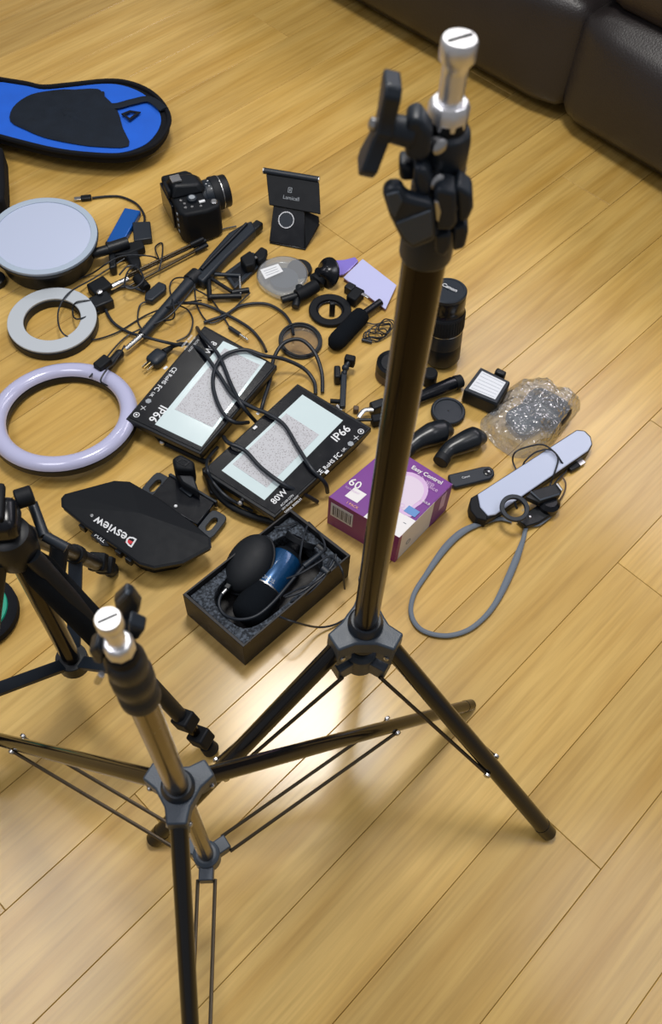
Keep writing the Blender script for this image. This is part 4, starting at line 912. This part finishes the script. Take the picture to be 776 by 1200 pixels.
# ------------------------------------------------------------------ smart bulb carton
bb = T('bulb_carton', 'purple and white smart light bulb carton behind the tall stand', 'carton', W(458, 590))
hz = .080
A_, B2, C2, D2 = W(385.5, 582, hz), W(468, 630, hz), W(530.5, 567, hz), W(458, 521.5, hz)
low = lambda p: Vector((p.x, p.y, .0005))
obj('carton', MB().prism([A_, B2, C2, D2], Vector((0, 0, -hz+.0005))), K['pur'], bb, .0008)
def tp_(u, v, l=0): return A_.lerp(B2, u).lerp(D2.lerp(C2, u), v)
def fA(u, v): return A_.lerp(B2, u).lerp(low(A_).lerp(low(B2), u), v)      # left front side
def fB(u, v): return B2.lerp(C2, u).lerp(low(B2).lerp(low(C2), u), v)      # right front side
patch([fA(0, 0), fA(1, 0), fA(1, 1), fA(0, 1)], K['mag'], bb)
patch([fB(0, 0), fB(1, 0), fB(1, 1), fB(0, 1)], K['whc'], bb)
patch([fB(.66, 0), fB(1, 0), fB(1, 1), fB(.66, 1)], K['pur'], bb, lift=.0006)
patch([fB(.80, .08), fB(.90, .08), fB(.90, .62), fB(.80, .62)], K['pink'], bb, lift=.0009)
patch([fB(.0, 0), fB(.05, 0), fB(.05, 1), fB(.0, 1)], K['mag'], bb, lift=.0006)
patch([tp_(.50, 0), tp_(1, 0), tp_(1, .30), tp_(.50, .30)], K['whc'], bb)
bl = [tp_(u, v) for u, v in ((.60, .30), (.92, .30), (.88, .42), (.90, .58), (.84, .74), (.70, .84), (.50, .84), (.36, .72), (.32, .56), (.42, .42), (.55, .40))]
bc = mid(*bl); blp = smooth(bl, 3, True)
patch([bc+(p-bc)*.98 for p in blp], K['pink'], bb, lift=.0008); patch([bc+(p-bc)*.80 for p in blp], K['pinkw'], bb, lift=.0011)
patch([tp_(.12, .74), tp_(.36, .74), tp_(.36, .86), tp_(.12, .86)], K['orange'], bb, lift=.0006)
patch([tp_(.13, .11), tp_(.31, .11), tp_(.31, .27), tp_(.13, .27)], K['whc'], bb, lift=.0005)
patch([fA(.04, .14), fA(.36, .14), fA(.36, .62), fA(.04, .62)], K['whc'], bb, lift=.0006)
nA = (B2-A_).cross(UP).normalized(); nA = nA if nA.y < 0 else -nA
for q in range(13):
    u = .07+q*.021; patch([fA(u, .22), fA(u+.006+.006*(q*7 % 3 == 0), .22), fA(u+.006+.006*(q*7 % 3 == 0), .56), fA(u, .56)], K['black'], bb, name='barcode_bar', lift=.0009)
patch([tp_(.80, .33+.0), tp_(.96, .33), tp_(.96, .43), tp_(.80, .43)], K['lblue'], bb, lift=.0014)
e0 = (483, 546.5); 
text('Easy Control', (482, 549), (517, 568), hz+.0006, K['whc'], bb, bold=.02)
text('with app', (483, 557), (508, 570.5), hz+.0006, K['pink'], bb)
text('or voice', (489, 565), (512, 577), hz+.0006, K['pink'], bb)
text('60', (407.5, 567), (420, 574), hz+.0006, K['whc'], bb, bold=.01)
text('EQUIVALENT', (404.5, 571), (420.5, 580), hz+.0006, K['pink'], bb)
text('1 PACK', (406, 590), (419, 597), hz+.0006, K['orange'], bb)
text('2 BULB', (491.5, 586), (503, 592.5), hz+.0018, K['whc'], bb)
m = MB(); 
for u, v in ((.70, .12), (.76, .14), (.82, .10), (.66, .2), (.9, .2)): 
    q = tp_(u, v)+UP*.0006; m.tube([q, q+(B2-A_)*.04], .0006, 4)
obj('print', m, K['printd'], bb)
q = tp_(.74, .38)+UP*.0014; obj('symbol', MB().ring(circ(q, .004, 18), circ(q, .003, 18), -UP*.0003), K['pink'], bb)
q = fB(.22, .62); nB = (C2-B2).cross(UP).normalized(); nB = nB if nB.dot(Vector((1, -1, 0))) > 0 else -nB
obj('symbol', MB().ring(circ(q+nB*.001, .006, 18, nB), circ(q+nB*.001, .0045, 18, nB), -nB*.0004), K['printd'], bb)

# ------------------------------------------------------------------ microphone box
mbx = T('open_gift_box', 'open black box lined with grey foam in front of the right floodlight', 'box', W(300, 720))
bt = .070; q4 = P([(341, 596), (411, 650.5), (285, 758.5), (214, 696.5)], bt); qc = mid(*q4)
inn = [qc+(p-qc)*.955 for p in q4]
obj('wall_tray', MB().ring(q4, inn, -UP*(bt-.0005)), K['boxb'], mbx, .0006)
obj('base', MB().prism([Vector((p.x, p.y, .006)) for p in inn], -UP*.005), K['boxb'], mbx)
# foam block with a long cavity
fi = [Vector((p.x, p.y, .056)) for p in [qc+(p-qc)*.95 for p in q4]]
u_ = (fi[0]-fi[3]).normalized(); v_ = (fi[1]-fi[0]).normalized(); fcn = mid(*fi)
Lx = (fi[0]-fi[3]).length/2; Ly = (fi[1]-fi[0]).length/2
fm = frame(fcn, u_)
n = 48; oo = []; ii = []
for k in range(n):
    a = 2*math.pi*k/n; cx, sy = math.cos(a), math.sin(a); s_ = 1/max(abs(cx), abs(sy))
    oo.append(fm @ Vector((cx*s_*Lx, sy*s_*Ly, 0)))
    e = (abs(cx)**4+abs(sy)**4)**-.25; ii.append(fm @ Vector((cx*e*Lx*.84, sy*e*Ly*.80-.002, 0)))
obj('foam_insert', MB().ring(oo, ii, -UP*.045), K['pack'], mbx, .001)
# microphone inside the cavity
mc = T('condenser_microphone', 'blue and black studio microphone lying in the open foam-lined box', 'microphone', W(310, 690))
a, b = W(285, 728, .034), W(352, 632, .034); md = (b-a).normalized(); ML = (b-a).length
obj('lower_grille', MB().lathe([(.010, .0), (.022, .005), (.0275, .014), (.0285, .03), (.0285, ML*.36)], a, md, 36), K['foam'], mc, ang=70)
bd = obj('body', MB().lathe([(.0262, ML*.35), (.0268, ML*.37), (.0268, ML*.74), (.0255, ML*.76)], a, md, 40), K['micb'], mc, .0005)
obj('trim_ring', MB().lathe([(.0278, ML*.35), (.0278, ML*.375)], a, md, 40), K['steel'], mc)
obj('connector_end', MB().lathe([(.0255, ML*.76), (.022, ML*.80), (.014, ML*.84), (.013, ML*1.0), (.010, ML*1.01)], a, md, 30), K['black'], mc)
pq = a+md*ML*.47+UP*.0266; sd = md.cross(UP).normalized()
text('TONOR', pq+sd*.004-md*.006+UP*-.0002+sd*.010, pq-md*.006-sd*-.010-sd*.024, 0, K['printd'], bd, ys=1.2)
pop = T('pop_filter', 'round black pop filter lying against the microphone in the open box', 'pop filter', W(292, 665))
pcn = W(292, 661, .052); pn = Vector((-.25, -.12, .9)).normalized()
obj('dome', MB().lathe([(.049, -.006), (.051, 0), (.048, .010), (.037, .019), (.020, .024), (.002, .0255)], pcn, pn, 44, sq=.70, xd=md), K['rubber'], pop, ang=80)
obj('rim', MB().tube([*circ(pcn-pn*.002, .051, 44, pn, md, .70)], .0025, 8, closed=True), K['black'], pop)
gn = T('gooseneck_cable', 'black gooseneck curving around the microphone head in the open box', 'gooseneck', W(290, 715))
obj('neck', MB().tube(smooth([W(*p) for p in ((264, 691, .055), (258, 700, .056), (257, 711, .056), (264, 721, .058), (280, 726, .066), (300, 722, .070), (320, 706, .070), (345, 677, .066), (357, 663, .062))], 8), .0026, 10), K['cable'], gn)
obj('silver_end', MB().tube([W(266, 690, .055), W(260.5, 696, .0555)], .0032, 12), K['steel'], gn)
obj('neck_clip', MB().cbox(frame(W(267, 688, .055), md), (0, 0, 0), (.010, .010, .010)), K['black'], gn, .002)
obj('sleeve', MB().tube([W(356, 664, .062), W(374, 650, .062)], [.0050, .0040], 12), K['dgrey'], gn)
sk2 = T('shock_mount', 'black shock mount ring packed at the far end of the open box', 'shock mount', W(350, 645))
sc_ = W(353, 634, .050); sn = (md+UP*.7).normalized()
obj('outer_ring', MB().ring(circ(sc_+sn*.006, .027, 36, sn), circ(sc_+sn*.006, .023, 36, sn), -sn*.010), K['matte'], sk2, .001)
m = MB()
for k in range(8):
    p1 = circ(sc_, .0235, 16, sn); p2 = circ(sc_, .014, 16, sn); m.tube([p1[k*2], p2[(k*2+3) % 16]], .0014, 6)
obj('elastic_band', m, K['grey'], sk2, kind='stuff')
obj('inner_ring', MB().ring(circ(sc_+sn*.004, .015, 30, sn), circ(sc_+sn*.004, .012, 30, sn), -sn*.008), K['black'], sk2, .0008)
obj('knob', MB().tube([W(372, 640, .05), W(382, 648, .05)], .008, 14), K['black'], sk2, .001)
cl2 = T('microphone_cable', 'bundled thin black microphone cable spilling over the rim of the open box', 'cable', W(375, 680))
m = MB()
def wr(pts, r=.0017): m.tube(smooth([W(*p) for p in pts], 7), r, 7)
wr([(332, 699, .062), (350, 690, .066), (366, 684, .07), (380, 668, .07), (388, 656, .07), (394, 650, .072), (389, 664, .072), (372, 680, .07), (352, 694, .066), (334, 700, .06)])
wr([(336, 678, .064), (352, 672, .07), (372, 660, .07), (386, 652, .072), (396, 660, .078), (402, 672, .076), (404, 690, .03)])
wr([(340, 705, .058), (358, 698, .062), (374, 684, .068), (386, 668, .07), (392, 656, .07)])
wr([(362, 612, .066), (356, 628, .072), (352, 650, .07), (352, 660, .06)])
wr([(362, 612, .066), (375, 626, .07), (381, 640, .07), (376, 650, .066)])
wr([(322, 618, .062), (336, 616, .066), (348, 612, .062)])
wr([(326, 722, .066), (345, 729, .074), (372, 735, .02), (392, 732, .006), (410, 722, .004)])
obj('bundle', m, K['cable'], cl2)
obj('tie', MB().tube([W(378, 666, .070), W(385, 672, .070)], .006, 10), K['print' if 0 else 'dgrey'], cl2)

# ------------------------------------------------------------------ teleprompter hood and plate
hd_ = T('teleprompter_hood', 'black pyramid-shaped teleprompter hood with white lettering', 'teleprompter hood', W(160, 640))
ho = [(71.6, 584), (76, 579), (134, 563.4), (152, 564.5), (186, 584), (225, 612), (247, 631), (248, 642), (215, 660), (181, 666), (163, 661), (137, 642), (98.7, 616), (72, 594)]
hp = P(ho, .050); apx = W(163, 601, .072); n = len(hp); 
mid1 = [p.lerp(apx, .04)+UP*.001 for p in hp]
obj('shell', MB().add(hp+mid1+[apx], [(i, (i+1) % n, (i+1) % n+n, i+n) for i in range(n)]+[(i+n, (i+1) % n+n, 2*n) for i in range(n)]), K['matte'], hd_, ang=8)
cen = mid(*hp)
obj('skirt', MB().prism([cen+(p-cen)*.985-UP*.0002 for p in hp], -UP*.010), K['black'], hd_, .002)
obj('frame_box', MB().prism([cen+(p-cen)*.80-UP*.010 for p in hp], -UP*.038), K['matte'], hd_, .003)
m = MB()
for p in ((98, 618), (140, 648), (152, 657), (112, 630)): m.cbox(frame(W(*p, .036), hp[11]-hp[12]), (0, 0, 0), (.012, .008, .014))
obj('side_tab', m, K['black'], hd_, .001)
def pln(px, py):
    """point on the sloping front-left face of the hood"""
    a, b, c_ = apx, hp[12], hp[10]; nn = (b-a).cross(c_-a); o = Vector((0, 0, H)); d = W(px, py, 0)-o
    return o+d*((a-o).dot(nn)/d.dot(nn))
a, b, c_ = apx, hp[12], hp[10]; nh = (b-a).cross(c_-a).normalized(); nh = nh if nh.z > 0 else -nh
text('Desview', pln(160.8, 632.3)+nh*.0012, pln(113.5, 604.5)+nh*.0012, 0, K['print'], hd_, up=nh, bold=.012, ys=.92)
text('®', pln(110.5, 603.5)+nh*.0012, pln(107.5, 602)+nh*.0012, 0, K['print'], hd_, up=nh)
obj('red_mark', MB().prism([pln(*p)+nh*.0014 for p in ((147, 636), (150, 632), (157, 635.5), (153, 638))], -nh*.0006), K['red'], hd_)
tg = obj('pull_tab', MB().prism(P([(109, 623), (113, 624), (124, 633), (128, 640), (119, 639), (110, 630)], .048), -UP*.003), K['matte'], hd_, .0005)
text('PULL', (110.5, 628), (121.5, 636.5), .0484, K['print'], tg, ys=.9)

tpz = T('mirror_plate', 'glossy black mount plate with slotted ears behind the teleprompter hood', 'mount plate', W(212, 590))
slab('plate', [(199, 556), (253, 588), (231, 615), (176, 583)], .020, .014, K['gloss'], tpz, .002)
slab('plate_edge', [(197, 556), (200, 554), (255, 587), (253, 589)], .023, .016, K['dgrey'], tpz, .001)
def ear(c, d):
    f = frame(W(*c, .014), d); pts = []; pi = []
    for k in range(24):
        a = 2*math.pi*k/24; x, y = math.cos(a), math.sin(a)
        e = (abs(x)**5+abs(y)**5)**-.2
        pts.append(f @ Vector((x*e*.026, y*e*.016, 0))); pi.append(f @ Vector((x*.014, y*e*.0055, 0)))
    obj('slotted_ear', MB().ring(pts, pi, -UP*.008), K['dgrey'], tpz, .001)
dd_ = W(199, 556)-W(176, 583)
ear((182, 569), dd_); ear((248, 614), dd_)
obj('white_screw', MB().lathe([(.003, 0), (.0022, .0015)], W(206, 593, .0205), UP, 12), K['print'], tpz)
pc_ = T('phone_holder', 'black phone holder block standing on the mount plate left of the floodlight', 'phone holder', W(218, 560))
obj('post', MB().prism([W(*p) for p in ((203, 549, .052), (226, 554, .052), (234, 578, .040), (213, 566, .044))], -UP*.020), K['black'], pc_, .004)
obj('head', MB().prism(P([(201, 537, .068), (211, 531, .068), (228, 540, .068), (227, 551, .068), (205, 549, .068)]), -UP*.044), K['matte'], pc_, .005)
obj('pad', MB().ring(P([(206, 540), (213, 535), (223, 541), (217, 547)], .0690), P([(209, 540.5), (213.5, 537.5), (219.5, 541.2), (215.5, 544.6)], .0690), -UP*.0015), K['gloss'], pc_, .0004)
slab('green_bubble', [(210, 572), (215, 569), (228, 577), (223, 582)], .024, .004, K['dgrey'], pc_, .001)
obj('side_arm', MB().prism(P([(236, 548), (243, 545), (262, 580), (246, 578)], .020), -UP*.018), K['black'], pc_, .003)

# small black cap cut by the left edge
obj('round_cap', MB().lathe([(.018, 0), (.020, .002), (.020, .014), (.017, .016)], W(-4, 332), UP, 28), K['black'], label='small round black cap cut off by the left edge beside the panel light', cat='cap')

# things that come in more than one
for o in list(C.objects):
    if o.parent or 'category' not in o: continue
    g = {'light_stand': 'light stands', 'floodlight': '80W floodlights', 'ring_light': 'ring lights', 'power_cable': 'thick power cables around the floodlights',
         'thin_wire': 'thin wires tangled between the lights', 'curved_grip': 'curved black grips'}.get(o.name.split('.')[0])
    if g: o['group'] = g
